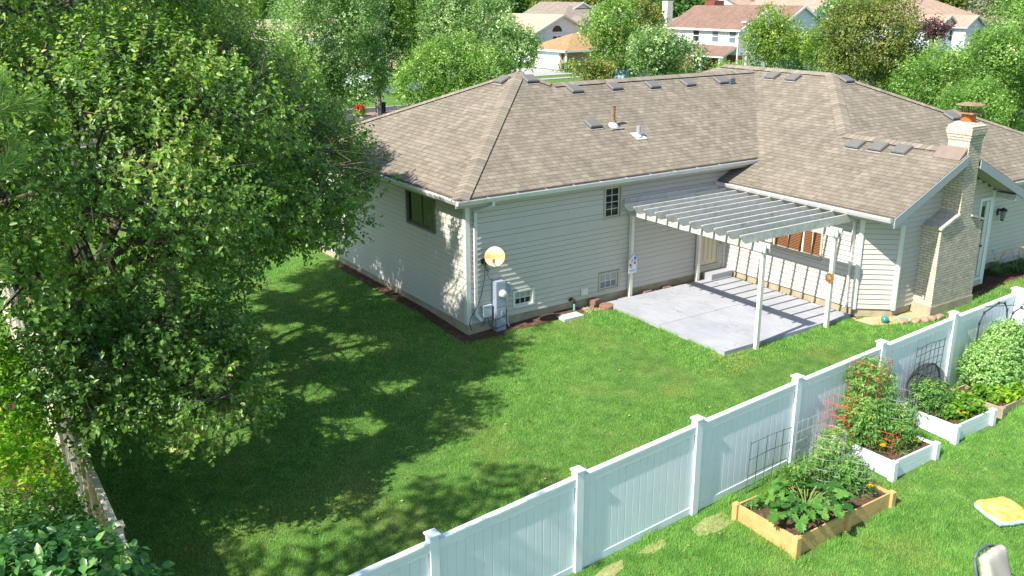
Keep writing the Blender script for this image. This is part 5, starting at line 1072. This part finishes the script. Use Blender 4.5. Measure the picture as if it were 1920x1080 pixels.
# ------------------------------------------------------------------ cushions and chair
def cushion_mesh(name, w, d, h, mats, parent=None, tuft=3, seed=1, sag=.0):
    nx, ny = 36, 36; m_ = MB(); r = np.random.default_rng(seed)
    def sp(t): return math.copysign(abs(t)**.999, t)
    def top(u, v):
        e = (1-abs(u)**6)*(1-abs(v)**6); z = h*(.55+.45*e**.35)
        for k in range(1, tuft): g = -1+2*k/tuft; z -= h*.22*math.exp(-((u-g-.04*math.sin(v*4))/.045)**2)
        return z+h*.05*math.sin(u*5+v*3+seed)
    P = lambda i_, j: (-1+2*i_/nx, -1+2*j/ny)
    idx = {}
    for i_ in range(nx+1):
        for j in range(ny+1):
            u, v = P(i_, j); k = 1-.06*(abs(u*v))**3; wob = 1+.015*math.sin(7*u+seed)+.015*math.cos(6*v)
            idx[i_, j] = len(m_.v); m_.v.append((u*w/2*k*wob, v*d/2*k*wob, top(u, v)))
    for i_ in range(nx):
        for j in range(ny): m_.f.append((idx[i_, j], idx[i_+1, j], idx[i_+1, j+1], idx[i_, j+1])); m_.m.append(0); m_.uv.append([(0, 0)]*4)
    edge = [(i_, 0) for i_ in range(nx)]+[(nx, j) for j in range(ny)]+[(i_, ny) for i_ in range(nx, 0, -1)]+[(0, j) for j in range(ny, 0, -1)]
    prev = [idx[e] for e in edge]
    for lev, (sc, z) in enumerate([(1.02, .45), (1.03, .25), (1.0, .03), (.9, 0)]):
        cur = []
        for q, e in enumerate(edge): x, y, _ = m_.v[idx[e]]; cur.append(len(m_.v)); wv = 1+.008*math.sin(q*.9+lev); m_.v.append((x*sc*wv, y*sc*wv, h*z))
        n2 = len(edge)
        for q in range(n2): a = (q+1) % n2; m_.f.append((prev[a], prev[q], cur[q], cur[a])); m_.m.append(1); m_.uv.append([(0, 0)]*4)
        prev = cur
    m_.f.append(tuple(prev[::-1])); m_.m.append(1); m_.uv.append([(0, 0)]*len(prev))
    return m_.build(name, mats, parent, smooth=True)
def mat_stain():
    mt, n = new_mat('faded_yellow_cloth'); co = coords(n); k = noise(n, 3.2, 5, .7, co, .8); col = ramp(n, k, [(.3, (.80, .60, .24)), (.45, (.78, .52, .15)), (.56, (.70, .30, .04)), (.62, (.72, .36, .06)), (.70, (.85, .8, .62))])
    finish(n, col, .85, bump(n, noise(n, 120, 2, .5, co), .2, .003), .1); return mt
AQUA = M('aqua_cloth', (.52, .76, .76), .85, .12, 6, .2, .1)
o = cushion_mesh('seat_cushion', .60, .62, .17, [mat_stain(), AQUA], seed=3); o.location = (3.40, -10.98, Gf(3.4, -10.98)); o.rotation_euler = (0.0, 0, -.38); tag(o, 'aqua edged seat cushion with faded yellow stained top lying on the lawn', 'cushion')
BEIGE = M('beige_cushion_cloth', (.40, .372, .325), .85, .08, 30, .35, .1, fine=200)
chair = thing('patio_chair', 'dark grey metal patio chair with thick beige cushions at the bottom edge', 'chair', (.92, -12.42, Gf(.9, -12.3)), .05)
m_ = MB()
for s_ in (-1, 1):
    m_.tube([(s_*.31, -.30, 0), (s_*.31, -.29, .62), (s_*.30, .24, .64), (s_*.30, .33, .02)], .018, 8)
    m_.tube([(s_*.29, .20, .36), (s_*.285, .34, .80), (s_*.25, .40, .95)], .022, 8)
m_.tube([(-.25, .40, .95), (-.12, .43, 1.0), (.12, .43, 1.0), (.25, .40, .95)], .022, 8)
for k in range(5): x = -.2+.1*k; m_.tube([(x, .22, .40), (x, .42, .96)], .008, 6)
m_.tube([(-.29, .21, .40), (.29, .21, .40)], .014, 8); m_.tube([(-.3, -.27, .36), (.3, -.27, .36)], .018, 8); m_.tube([(-.3, -.27, .36), (-.29, .22, .38)], .016, 8); m_.tube([(.3, -.27, .36), (.29, .22, .38)], .016, 8)
m_.build('frame', DARKG, chair, smooth=True)
o = cushion_mesh('seat_cushion', .55, .54, .13, [BEIGE, BEIGE], chair, 1, 5); o.location = (0, -.02, .39)
o = cushion_mesh('back_cushion', .54, .58, .15, [BEIGE, BEIGE], chair, 1, 6); o.location = (0, .27, .73); o.rotation_euler = (rad(72), 0, 0)
o = cushion_mesh('seat_cushion', .50, .50, .11, [AQUA, AQUA], None, 1, 9); o.location = (.62, -11.82, Gf(.9, -11.9)); o.rotation_euler = (0, 0, .4); tag(o, 'pale aqua cushion on the lawn, mostly below the picture edge left of the chair', 'cushion')
# ------------------------------------------------------------------ houses across the street
def bghouse(label, name='neighbour_house'): return thing(name, label, 'house', group='houses across the street')
def blk(par, x0, x1, y0, y1, zg, ze, wall, roofm, kind='hip', pitch=.45, ov=.4, ridge='y', fas=None, cut=None):
    m_ = MB(); m_.box((x0, y0, zg), (x1, y1, ze)); a, b, c, d = x0-ov, x1+ov, y0-ov, y1+ov; cx, cy = (a+b)/2, (c+d)/2; rm = MB(); k = math.sqrt(1+pitch**2)
    def pl(pts, u, v): rm.face(pts, 0, [(p[0]*u[0]+p[1]*u[1], (p[0]*v[0]+p[1]*v[1])*k) for p in pts]); rm.face([(p[0], p[1], p[2]-.1) for p in pts][::-1], 1)
    if ridge == 'y': h = pitch*(b-a)/2
    else: h = pitch*(d-c)/2
    zr = ze+h; t = h/pitch if kind == 'hip' else 0
    if ridge == 'y':
        p, q = (cx, c+t, zr), (cx, d-t, zr)
        pl([(a, d, ze), (a, c, ze), p, q], (0, -1), (1, 0)); pl([(b, c, ze), (b, d, ze), q, p], (0, 1), (-1, 0))
        if kind == 'hip': pl([(a, c, ze), (b, c, ze), p], (1, 0), (0, 1)); pl([(b, d, ze), (a, d, ze), q], (-1, 0), (0, -1))
        else: zt = ze+pitch*(x1-x0)/2; m_.prism([(x0, y0, ze-.02), (x1, y0, ze-.02), ((x0+x1)/2, y0, zt+pitch*ov-.12)], (0, y1-y0, 0))
    else:
        p, q = (a+t, cy, zr), (b-t, cy, zr)
        pl([(a, c, ze), (b, c, ze), q, p], (1, 0), (0, 1)); pl([(b, d, ze), (a, d, ze), p, q], (-1, 0), (0, -1))
        if kind == 'hip': pl([(a, d, ze), (a, c, ze), p], (0, -1), (1, 0)); pl([(b, c, ze), (b, d, ze), q], (0, 1), (-1, 0))
        else: m_.prism([(x0, y0, ze-.02), (x0, y1, ze-.02), (x0, (y0+y1)/2, ze+pitch*(y1-y0)/2+pitch*ov-.12)], (x1-x0, 0, 0))
    m_.build('wall', wall, par); rm.build('roof', [roofm, SOFFIT], par)
    f_ = MB(); fm_ = fas or WHITE2; e = .12
    segs = [((a, c), (a, d)), ((a, c), (b, c))] if kind == 'hip' else ([((a, c), (a, d)), ((b, c), (b, d))] if ridge == 'y' else [((a, c), (b, c)), ((a, d), (b, d))])
    for (p, q) in segs: f_.box((min(p[0], q[0])-.05, min(p[1], q[1])-.05, ze-.2), (max(p[0], q[0])+.05, max(p[1], q[1])+.05, ze+.01))
    if kind == 'gable' and ridge == 'y':
        for s_ in (-1, 1): f_.prism([(cx, c-.04, zr+.02), (cx+s_*(b-a)/2, c-.04, ze+.02), (cx+s_*(b-a)/2, c-.04, ze-.24), (cx, c-.04, zr-.24)], (0, .08, 0))
    f_.build('gutter', fm_, par)
def bwin(par, p, u, n, w, h, frame=WHITE, gl=GLASS, arch_=False, mull=True):
    """window on a far wall: p bottom-left, u along, n outward"""
    p = np.array(p, float); u = np.array((*u, 0.)); n = np.array((*n, 0.)); m_ = MB(); Z_ = np.array((0, 0, 1.)); t = .09
    def bx(a, b, c, d, e0, e1): q = [p+u*a+n*e0, p+u*b+n*e0, p+u*b+n*e1, p+u*a+n*e1]; m_.hexa([tuple(k+Z_*c) for k in q], [tuple(k+Z_*d) for k in q])
    if not arch_:
        bx(-t, 0, -t, h+t, -.05, .06); bx(w, w+t, -t, h+t, -.05, .06); bx(0, w, h, h+t, -.05, .06); bx(0, w, -t, 0, -.05, .06)
        if mull: bx(0, w, h*.5-.035, h*.5+.035, .0, .055)
    f_ = m_.build('window', frame, par); g_ = MB()
    if arch_: g_.face([tuple(p+n*.03)]+[tuple(p+n*.03+u*(w/2-w/2*math.cos(a))+Z_*w/2*math.sin(a)) for a in np.linspace(0, math.pi, 16)][::1])
    else: g_.face([tuple(p+n*.02), tuple(p+u*w+n*.02), tuple(p+u*w+Z_*h+n*.02), tuple(p+Z_*h+n*.02)])
    g_.build('pane', gl, f_)
RTAN = mat_shingle('shingle_orange_tan', (.42, .27, .14), (.34, .22, .11), (.2, .13, .07)); RYEL = mat_shingle('shingle_pale_tan', (.48, .40, .28), (.42, .34, .24), (.28, .22, .15)); RRED = mat_shingle('shingle_red_brown', (.26, .165, .125), (.22, .14, .105), (.14, .09, .065)); RGRY = mat_shingle('shingle_grey_brown', (.24, .20, .16), (.3, .25, .2), (.14, .12, .1)); RPNK = mat_shingle('shingle_pinkish', (.44, .31, .23), (.38, .27, .2), (.25, .17, .12))
SID_W = M('siding_white_far', (.72, .72, .71), .5, .04, 1); SID_B = M('siding_blue_white', (.62, .66, .70), .5, .04, 1); SID_C = M('siding_cream_far', (.66, .63, .54), .5, .05, 1)
BRT = mat_brick('tan_brick', (.42, .33, .22), (.30, .22, .15), (.4, .36, .3)); BRR = mat_brick('red_brick', (.25, .07, .045), (.18, .05, .035), (.3, .25, .2))
GY = -1.0
# tan hip roof garage house
h1 = bghouse('low brick garage house with an orange tan hip roof and white garage door'); c = at(1062, 133, 107); X0, Y0 = c[0], c[1]
blk(h1, X0, X0+13, Y0, Y0+7.2, GY, 1.2, BRT, RTAN, 'hip', .42, .45, 'x'); blk(h1, X0+7, X0+20, Y0-1.5, Y0+10, GY, 1.6, BRT, RTAN, 'hip', .40, .45, 'x')
m_ = MB(); m_.box((X0-.06, Y0+1.3, GY), (X0-.002, Y0+6.1, 1.02)); 
for k in range(4): m_.box((X0-.075, Y0+1.35, GY+.05+k*.5), (X0-.061, Y0+6.05, GY+.05+k*.5+.46))
m_.build('garage_door', WHITE, h1); m_ = MB(); m_.box((X0-.14, Y0-.13, GY), (X0-.01, Y0+.02, 1.1)); m_.build('downspout', WHITE, h1)
for y_ in (.65, 6.6): m_ = MB(); m_.box((X0-.2, Y0+y_-.09, .2), (X0-.001, Y0+y_+.09, .75)); m_.build('lantern', BLACKM, h1)
# blue white gable with arched window
h2 = bghouse('pale blue grey gabled house with a half round window above two sashes'); c = at(985, 62, 118); x0 = c[0]; y0 = c[1]-2.0
w_ = 8.6; blk(h2, x0, x0+w_, y0, y0+18, GY, 2.55, SID_B, RYEL, 'gable', .48, .4, 'y', FASCIA)
bwin(h2, (x0+w_/2-1.55, y0, 2.75), (1, 0), (0, -1), 1.5, .8, arch_=True); bwin(h2, (x0+w_/2-1.5, y0, .9), (1, 0), (0, -1), .62, 1.3, mull=False); bwin(h2, (x0+w_/2-.72, y0, .9), (1, 0), (0, -1), .62, 1.3, mull=False)
# roofs behind
h3 = bghouse('brown roofed house with a white gable peak beyond the blue gable'); c = at(1015, 36, 160); blk(h3, c[0], c[0]+16, c[1]-6, c[1]+4, GY, 2.9, SID_C, RGRY, 'hip', .42, .5, 'x'); c = at(1052, 28, 162); blk(h3, c[0]-1, c[0]+7, c[1]-2, c[1]+10, GY, 3.6, SID_W, RGRY, 'gable', .5, .4, 'y'); c = at(1062, 52, 140)
h3b = bghouse('grey brown hip roofed house with a small white dish on its wall'); blk(h3b, c[0], c[0]+17, c[1]-5, c[1]+7, GY, 1.9, SID_C, RGRY, 'hip', .45, .5, 'x'); m_ = MB(); q = at(1085, 53, 133); m_.lathe(q, [(0, .05), (.3, .03), (.42, 0)], 16, axis=(-.5, -.8, .3)); m_.build('satellite_dish', WHITE2, h3b)
h4 = bghouse('grey brown roofed house with a white chimney between two trees'); c = at(1258, 48, 128); blk(h4, c[0], c[0]+14, c[1]-7, c[1]+6, GY, 2.4, SID_B, RGRY, 'hip', .42, .5, 'x'); q = at(1251, 30, 127); m_ = MB(); m_.box((q[0]-.5, q[1]-.5, GY), (q[0]+.5, q[1]+.5, 6.3)); m_.build('chimney', SID_C, h4)
# red roof two storey
h5 = bghouse('two storey house with a red brown roof, white siding and red brick porch'); c = at(1383, 138, 103); X0, Y0 = c[0], c[1]
blk(h5, X0, X0+8.6, Y0, Y0+11.2, GY, 3.55, SID_W, RRED, 'gable', .52, .35, 'y'); blk(h5, X0+5.2, X0+12.6, Y0-.9, Y0+12.5, GY, 3.75, SID_B, RRED, 'gable', .56, .3, 'y')
m_ = MB(); m_.box((X0-.05, Y0-.05, GY), (X0+.5, Y0+11, .85)); m_.build('brick_wall', BRR, h5)
m_ = MB(); pr = [(X0-2.1, .80), (X0+.0, 1.75), (X0+.0, 1.55), (X0-2.1, .62)]
m_.hexa([(x, Y0+.3, z) for x, z in pr], [(x, Y0+6.2, z) for x, z in pr]); m_.face([(X0-2.15, Y0+.2, .83), (X0-.0, Y0+.2, 1.81), (X0-.0, Y0+8.3, 1.81), (X0-2.15, Y0+6.3, .83)], 1, [(0, 0), (0, 2.4), (8, 2.4), (6, 0)]); m_.build('porch_roof', [WHITE, RRED], h5)
for y_ in (1.0, 3.9): m_ = MB(); m_.box((X0-1.95, Y0+y_-.12, GY), (X0-1.75, Y0+y_+.12, .70)); m_.build('porch_post', WHITE, h5)
m_ = MB(); m_.box((X0-.12, Y0+1.7, GY), (X0-.06, Y0+2.9, .72)); m_.box((X0-.14, Y0+1.85, GY+.02), (X0-.121, Y0+2.75, .6), 1); m_.build('door', [WHITE, SID_C], h5)
for y_ in (.6, 3.2, 6.2): bwin(h5, (X0-.02, Y0+y_+.9, 2.15), (0, -1), (-1, 0), .95, 1.2, gl=GLASSG if y_ < 5 else GLASS)
q = at(1339, 16, 112); m_ = MB(); m_.box((q[0]-.8, q[1]-.8, 4), (q[0]+.8, q[1]+.8, 6.5)); m_.build('chimney', BRR, h5)
q = at(1404, 55, 103); m_ = MB(); m_.box((X0-.25, Y0+.0, GY), (X0-.13, Y0+.12, 3.3)); m_.build('downspout', WHITE, h5)
h6 = bghouse('white gabled house peeking above the red brown roof'); c = at(1462, 22, 150); blk(h6, c[0], c[0]+11, c[1]-6, c[1]+8, GY, 4.2, SID_W, RPNK, 'gable', .45, .4, 'y')
h11 = bghouse('small pinkish roof far behind the red brown roofed house'); c = at(1372, 14, 175); blk(h11, c[0], c[0]+8, c[1]-3, c[1]+8, GY, 4.4, SID_B, RPNK, 'gable', .4, .4, 'x')
# tan house with two gables
h7 = bghouse('white house with a pinkish tan hip roof and two small front gables'); c = at(1690, 46, 122)
blk(h7, c[0]-2, c[0]+15, c[1]-4, c[1]+9, GY, 3.35, SID_W, RPNK, 'hip', .48, .4, 'x')
for px_ in (1740, 1790):
    c2_ = at(px_, 42, 115); blk(h7, c2_[0], c2_[0]+3.6, c2_[1]-1.6, c2_[1]+9, GY, 3.3, SID_B, RPNK, 'gable', .62, .35, 'y', FASCIA); bwin(h7, (c2_[0]+2.2, c2_[1]-1.6, 1.6), (1, 0), (0, -1), .8, 1.3)
h8 = bghouse('far orange tan roof at the right between the treetops'); c = at(1815, 40, 150); blk(h8, c[0], c[0]+9, c[1]-5, c[1]+5, GY, 2.9, SID_C, RPNK, 'hip', .45, .4, 'x')
h9 = bghouse('house with a pale yellow tan roof and white wall seen beyond the pear tree'); c = at(428, 66, 112); blk(h9, c[0], c[0]+22, c[1]-4, c[1]+6, GY, 2.2, SID_W, RYEL, 'gable', .42, .4, 'x')
h10 = bghouse('light blue grey house glimpsed through the silver maple'); c = at(660, 190, 82); blk(h10, c[0]+2, c[0]+9, c[1], c[1]+6, -1, 1.2, SID_B, RYEL, 'hip', .42, .4, 'x')
# street lamp
q = at(1397, 139, 93); z0 = Gf(q[0], q[1]); sl_ = thing('street_lamp', 'tall concrete street lamp with a white head in front of the red brown roof', 'street lamp', (q[0], q[1], z0)); zt = at(1397, 50, 93)[2]-z0
m_ = MB(); m_.tube([(0, 0, -.1), (0, 0, zt*.75)], [.17, .12], 10); m_.tube([(0, 0, zt*.75), (0, 0, zt), (-.25, .1, zt+.5)], [.09, .07, .04], 10); m_.build('pole', M('lamp_concrete', (.5, .47, .42), .8), sl_)
m_ = MB(); m_.lathe((-.45, .15, zt+.48), [(0, .12), (.2, .08), (.3, 0), (.22, -.1), (0, -.14)], 14); m_.build('lamp_head', WHITE2, sl_, smooth=True)
# parked car under the maple
def car(px_, py_, D, col, label, rz):
    q = at(px_, py_, D); z = Gf(q[0], q[1]); t = thing('parked_car', label, 'car', (q[0], q[1], z), rz); m_ = MB(); pr = [(-2.2, .35), (-2.2, .8), (-1.5, .92), (-.9, 1.4), (.6, 1.42), (1.3, .95), (2.15, .82), (2.2, .35)]
    m_.hexa([(x, -.85, z_) for x, z_ in pr], [(x, .85, z_) for x, z_ in pr]); m_.build('body', col, t, bevel=.06)
    m_ = MB()
    for s_ in (-1, 1): m_.face([(-1.2, s_*.856, .95), (1.0, s_*.856, .95), (.5, s_*.856, 1.33), (-.8, s_*.856, 1.33)][::s_])
    m_.build('windows', GLASS, t)
    for x in (-1.35, 1.35):
        for y in (-.8, .8): m_ = MB(); m_.tube([(x, y-.1, .33), (x, y+.1, .33)], .33, 16); m_.build('wheel', BLACKM, t)
car(1178, 149, 93, M('car_paint_blue', (.30, .42, .62), .25, .03, spec=.6), 'light blue parked car half hidden under the maple across the street', .3)
# ------------------------------------------------------------------ trees beyond the house
KM = {
 'maple': leaf_mat('maple_leaves', [(0, (.06, .135, .025)), (.45, (.15, .28, .05)), (.82, (.28, .42, .10)), (1, (.65, .70, .40))], .4),  # near-white top colour paints sun glints on scattered leaves
 'silver': leaf_mat('silver_maple_leaves', [(0, (.055, .125, .035)), (.45, (.15, .265, .08)), (.76, (.31, .44, .20)), (1, (.75, .80, .58))], .4),  # pale top range is likewise glints painted as leaf colour
 'birch': leaf_mat('yellow_green_leaves', [(0, (.07, .14, .02)), (.5, (.18, .28, .04)), (.9, (.32, .40, .08)), (1, (.5, .5, .2))], .4),
 'olive': leaf_mat('olive_leaves', [(0, (.05, .085, .015)), (.45, (.14, .19, .035)), (.85, (.28, .30, .07)), (1, (.42, .32, .11))], .35),
 'dark': leaf_mat('dark_green_leaves', [(0, (.03, .085, .016)), (.5, (.08, .18, .035)), (1, (.18, .31, .07))], .35),
 'plum': leaf_mat('plum_leaves', [(0, (.04, .018, .018)), (.6, (.10, .045, .04)), (1, (.2, .1, .08))], .25),
 'grey': leaf_mat('grey_green_leaves', [(0, (.10, .14, .08)), (.6, (.22, .26, .16)), (1, (.34, .36, .25))], .3)}
def bgtree(px, D, hw, yt, yb, kind, label, seed, name='tree', n=None, size=None, cat='tree', group='trees beyond the house', nl=13, back=None):
    r = np.random.default_rng(seed); s = D/FPX; rr = hw*s; p = at(px, (yt+yb)/2, D); x, y = p[0], p[1]; z1 = at(px, yt, D)[2]; z0 = at(px, yb, D)[2]; zg = Gf(x, y); z0 = max(z0, zg+.1)
    h = (z1-z0)/2; t = thing(name, label, cat, (x, y, zg), 0, group); cz = (z0+z1)/2-zg; lobes = [(0, 0, cz, rr*.62, rr*.62, h*.7)]
    for k in range(nl):
        d = rdir(r, 1)[0]; q = r.uniform(.34, .52); lobes.append((d[0]*rr*.62, d[1]*rr*.62, cz+d[2]*h*.62, rr*q, rr*q, h*q*.9+.1*rr))
    size = size or max(.085, 2.3*s*1.9); n = n or int(min(20000, 2.7*(rr*rr*6+rr*h*6)/(size*size*.5)/6))
    V_, F_, rn, tw = sprig_crown(r, lobes, n, LEAF_Q, size, 6, size*4.0, .3, .36, 1.5/max(rr, 1), .45, .58); big_mesh('crown', V_, F_, KM[kind], t, rnd=rn)
    if cat == 'tree':
        m_ = MB(); m_.tube([(0, 0, -.2), (.02, 0, cz*.5), (0, 0, cz)], [.07*rr+.05, .05*rr+.04, .03*rr+.02], 8)
        for k in range(8): lb = lobes[1+k % nl]; limb(m_, (0, 0, cz*.35+.08*k*h), np.array(lb[:3]), .03*rr, .01, .1*rr, r, 4, 5)
        m_.build('trunk', BARKG, t)
    return t
TL = [
 (615, 54, 122, -70, 218, 'silver', 'large silver leaved maple rising beyond the left roof slope'),
 (545, 50, 58, 84, 225, 'maple', 'bushy green tree low between the pear tree and silver maple'),
 (705, 66, 64, -50, 198, 'dark', 'dark green tree standing just behind the silver maple'),
 (455, 135, 40, -20, 24, 'birch', 'distant yellow green tree above the pale yellow tan roof'),
 (845, 52, 110, 70, 215, 'maple', 'bright green maple right above the main roof hip'),
 (890, 60, 95, -60, 150, 'silver', 'tall silvery tree behind the bright green maple, left of the garage house'),
 (790, 68, 80, -60, 160, 'maple', 'tall green tree between the two silvery trees'),
 (955, 58, 48, 40, 150, 'silver', 'small silvery tree touching the garage house edge'),
 (1148, 92, 56, 2, 150, 'maple', 'round bright maple in the lawn right of the garage house'),
 (1200, 100, 42, -5, 85, 'olive', 'olive brown tree just behind the round bright maple'),
 (1252, 84, 70, 48, 152, 'silver', 'wide feathery grey green tree left of the red brick porch'),
 (1448, 72, 52, 18, 142, 'birch', 'yellow green birch in front of the red brown roof'),
 (1505, 76, 40, 62, 145, 'silver', 'pale leaved tree between the birch and olive tree'),
 (1556, 68, 42, 48, 145, 'birch', 'small yellow green tree touching the olive tree'),
 (1645, 58, 94, -30, 180, 'olive', 'tall olive and bronze leaved tree behind the right wing ridge'),
 (1590, 90, 52, -20, 62, 'silver', 'bluish green tree behind the olive tree, right of the white gable'),
 (1712, 60, 50, 72, 200, 'birch', 'low yellow green tree just right of the olive tree'),
 (1775, 50, 84, 62, 240, 'maple', 'bright green tree in the hedge line above the right hip'),
 (1862, 47, 82, 52, 262, 'maple', 'dense bright green tree behind the chimney'),
 (1915, 50, 88, -20, 280, 'maple', 'tallest bright green tree at the right picture edge'),
 (1825, 44, 62, 150, 262, 'maple', 'lowest bushy green tree touching the roof behind the rain cap'),
 (1752, 96, 28, 42, 76, 'plum', 'dark purple leaved plum tree in front of the two gables'),
 (1850, 128, 34, -10, 38, 'grey', 'bare looking grey green tree by the far orange tan roof'),
 (235, 40, 170, -90, 180, 'dark', 'dark tree crown filling the gap behind the big pear tree'),
 (20, 36, 130, -90, 260, 'dark', 'dark tree behind the pine at the left edge'),
 (405, 44, 34, -60, 90, 'maple', 'green tree top behind the upper right of the big pear'),
]
for k, (px, D, hw, yt, yb, kd, lb) in enumerate(TL): bgtree(px, D, hw, yt, yb, kd, lb, 200+k, group='trees behind the roofs')
# bushes
for k, (px, D, hw, yt, yb, kd, lb) in enumerate([(1118, 84, 40, 118, 156, 'olive', 'olive bush below the round bright maple'), (1350, 99, 16, 125, 140, 'maple', 'clipped round bush left of the porch post'), (1384, 99, 14, 127, 140, 'maple', 'clipped round bush right of the porch post'), (1075, 104, 12, 125, 134, 'birch', 'yellowish bush at the corner of the garage house'), (1055, 104, 9, 129, 135, 'dark', 'low dark bush by the garage door'), (985, 112, 24, 72, 100, 'dark', 'dark round bush between the silvery tree and blue gable'), (1180, 92, 14, 132, 146, 'dark', 'dark bush by the light blue car')]):
    bgtree(px, D, hw, yt, yb, kd, lb, 300+k, 'bush', cat='bush', group='bushes across the street', nl=7)
# far tree belt: every tree its own object, from a few shared crowns
protos = []
for k, kd in enumerate(['dark', 'maple', 'birch', 'dark', 'olive']):
    t = bgtree(600, 200, 60, -45, 40, kd, 'x', 400+k, size=.75, n=1500, group='far tree belt'); protos.append(t)
FL = []
r = np.random.default_rng(55)
for k in range(44):
    px = 380+k*36+r.uniform(-8, 8); D = r.uniform(175, 240) if k % 2 else r.uniform(235, 300); FL.append((px, D))
words = ['rounded', 'broad', 'narrow', 'ragged', 'dense', 'low', 'tall', 'leaning']
for k, (px, D) in enumerate(FL):
    o = protos[k % 5] if k < 5 else copy_tree(protos[k % 5]); p = at(px, 0, D); sc = r.uniform(.75, 1.15)*D/200; o.location = (p[0], p[1], -1.0); o.scale = (sc*r.uniform(.9, 1.3), sc, sc*r.uniform(.72, .95)); o.rotation_euler = (0, 0, r.uniform(0, 6.28))
    o['label'] = 'distant tree in the belt of woods along the skyline'
# bed beyond the house with red flowers
q = at(678, 216, 68); zf = Gf(q[0], q[1])
patch('mulch_bed', [(q[0]-1, q[1]+.2), (q[0]+5, q[1]-1.6), (q[0]+8, q[1]-.5), (q[0]+6, q[1]+2.5), (q[0]-1, q[1]+2)], M('pink_mulch', (.34, .22, .18), .95, .25, 6, .5), .02)
t = thing('red_flowers', 'clump of red flowers at the end of the mulch bed beyond the roof', 'flower', (q[0], q[1]+.3, zf)); r = np.random.default_rng(9)
V_, F_, rn, tw = sprig_crown(r, [(0, 0, .25, .35, .35, .25)], 120, LEAF_O, .12, KM['maple'] and .12 and 5 or 5, .15, .3, .1, 2, .4, .2); big_mesh('leaves', V_, F_, KM['maple'], t, rnd=rn)
V_, F_, rn, tw = sprig_crown(r, [(0, 0, .6, .33, .33, .16)], 110, LEAF_O, .11, 5, .12, .3, .1, 2, .4, .2); big_mesh('blooms', V_, F_, M('red_petal', (.65, .02, .02), .6), t, rnd=rn)
q = at(714, 210, 70); m_ = MB(); zf = Gf(q[0], q[1]); m_.box((q[0]-.3, q[1]-.25, zf), (q[0]+.3, q[1]+.25, zf+.75)); m_.box((q[0]-.35, q[1]-.3, zf+.75), (q[0]+.35, q[1]+.3, zf+.82)); tag(m_.build('utility_cabinet', BLACKM, bevel=.03), 'small black cabinet in the mulch bed beneath the silver maple', 'cabinet')

# ------------------------------------------------------------------ put every group Empty at the base of its thing
bpy.context.view_layer.update()
for o in list(COL.objects):
    if o.type == 'EMPTY' and o.parent is None and o.location.length < 1e-6 and o.children:
        lo = np.array([1e9]*3); hi = -lo
        for c_ in o.children_recursive:
            if c_.type != 'MESH': continue
            for b in c_.bound_box:
                w = c_.matrix_world @ Vector(b); lo = np.minimum(lo, w); hi = np.maximum(hi, w)
        v = Vector(((lo[0]+hi[0])/2, (lo[1]+hi[1])/2, lo[2])); o.location = v
        for c_ in o.children: c_.location = c_.location-v
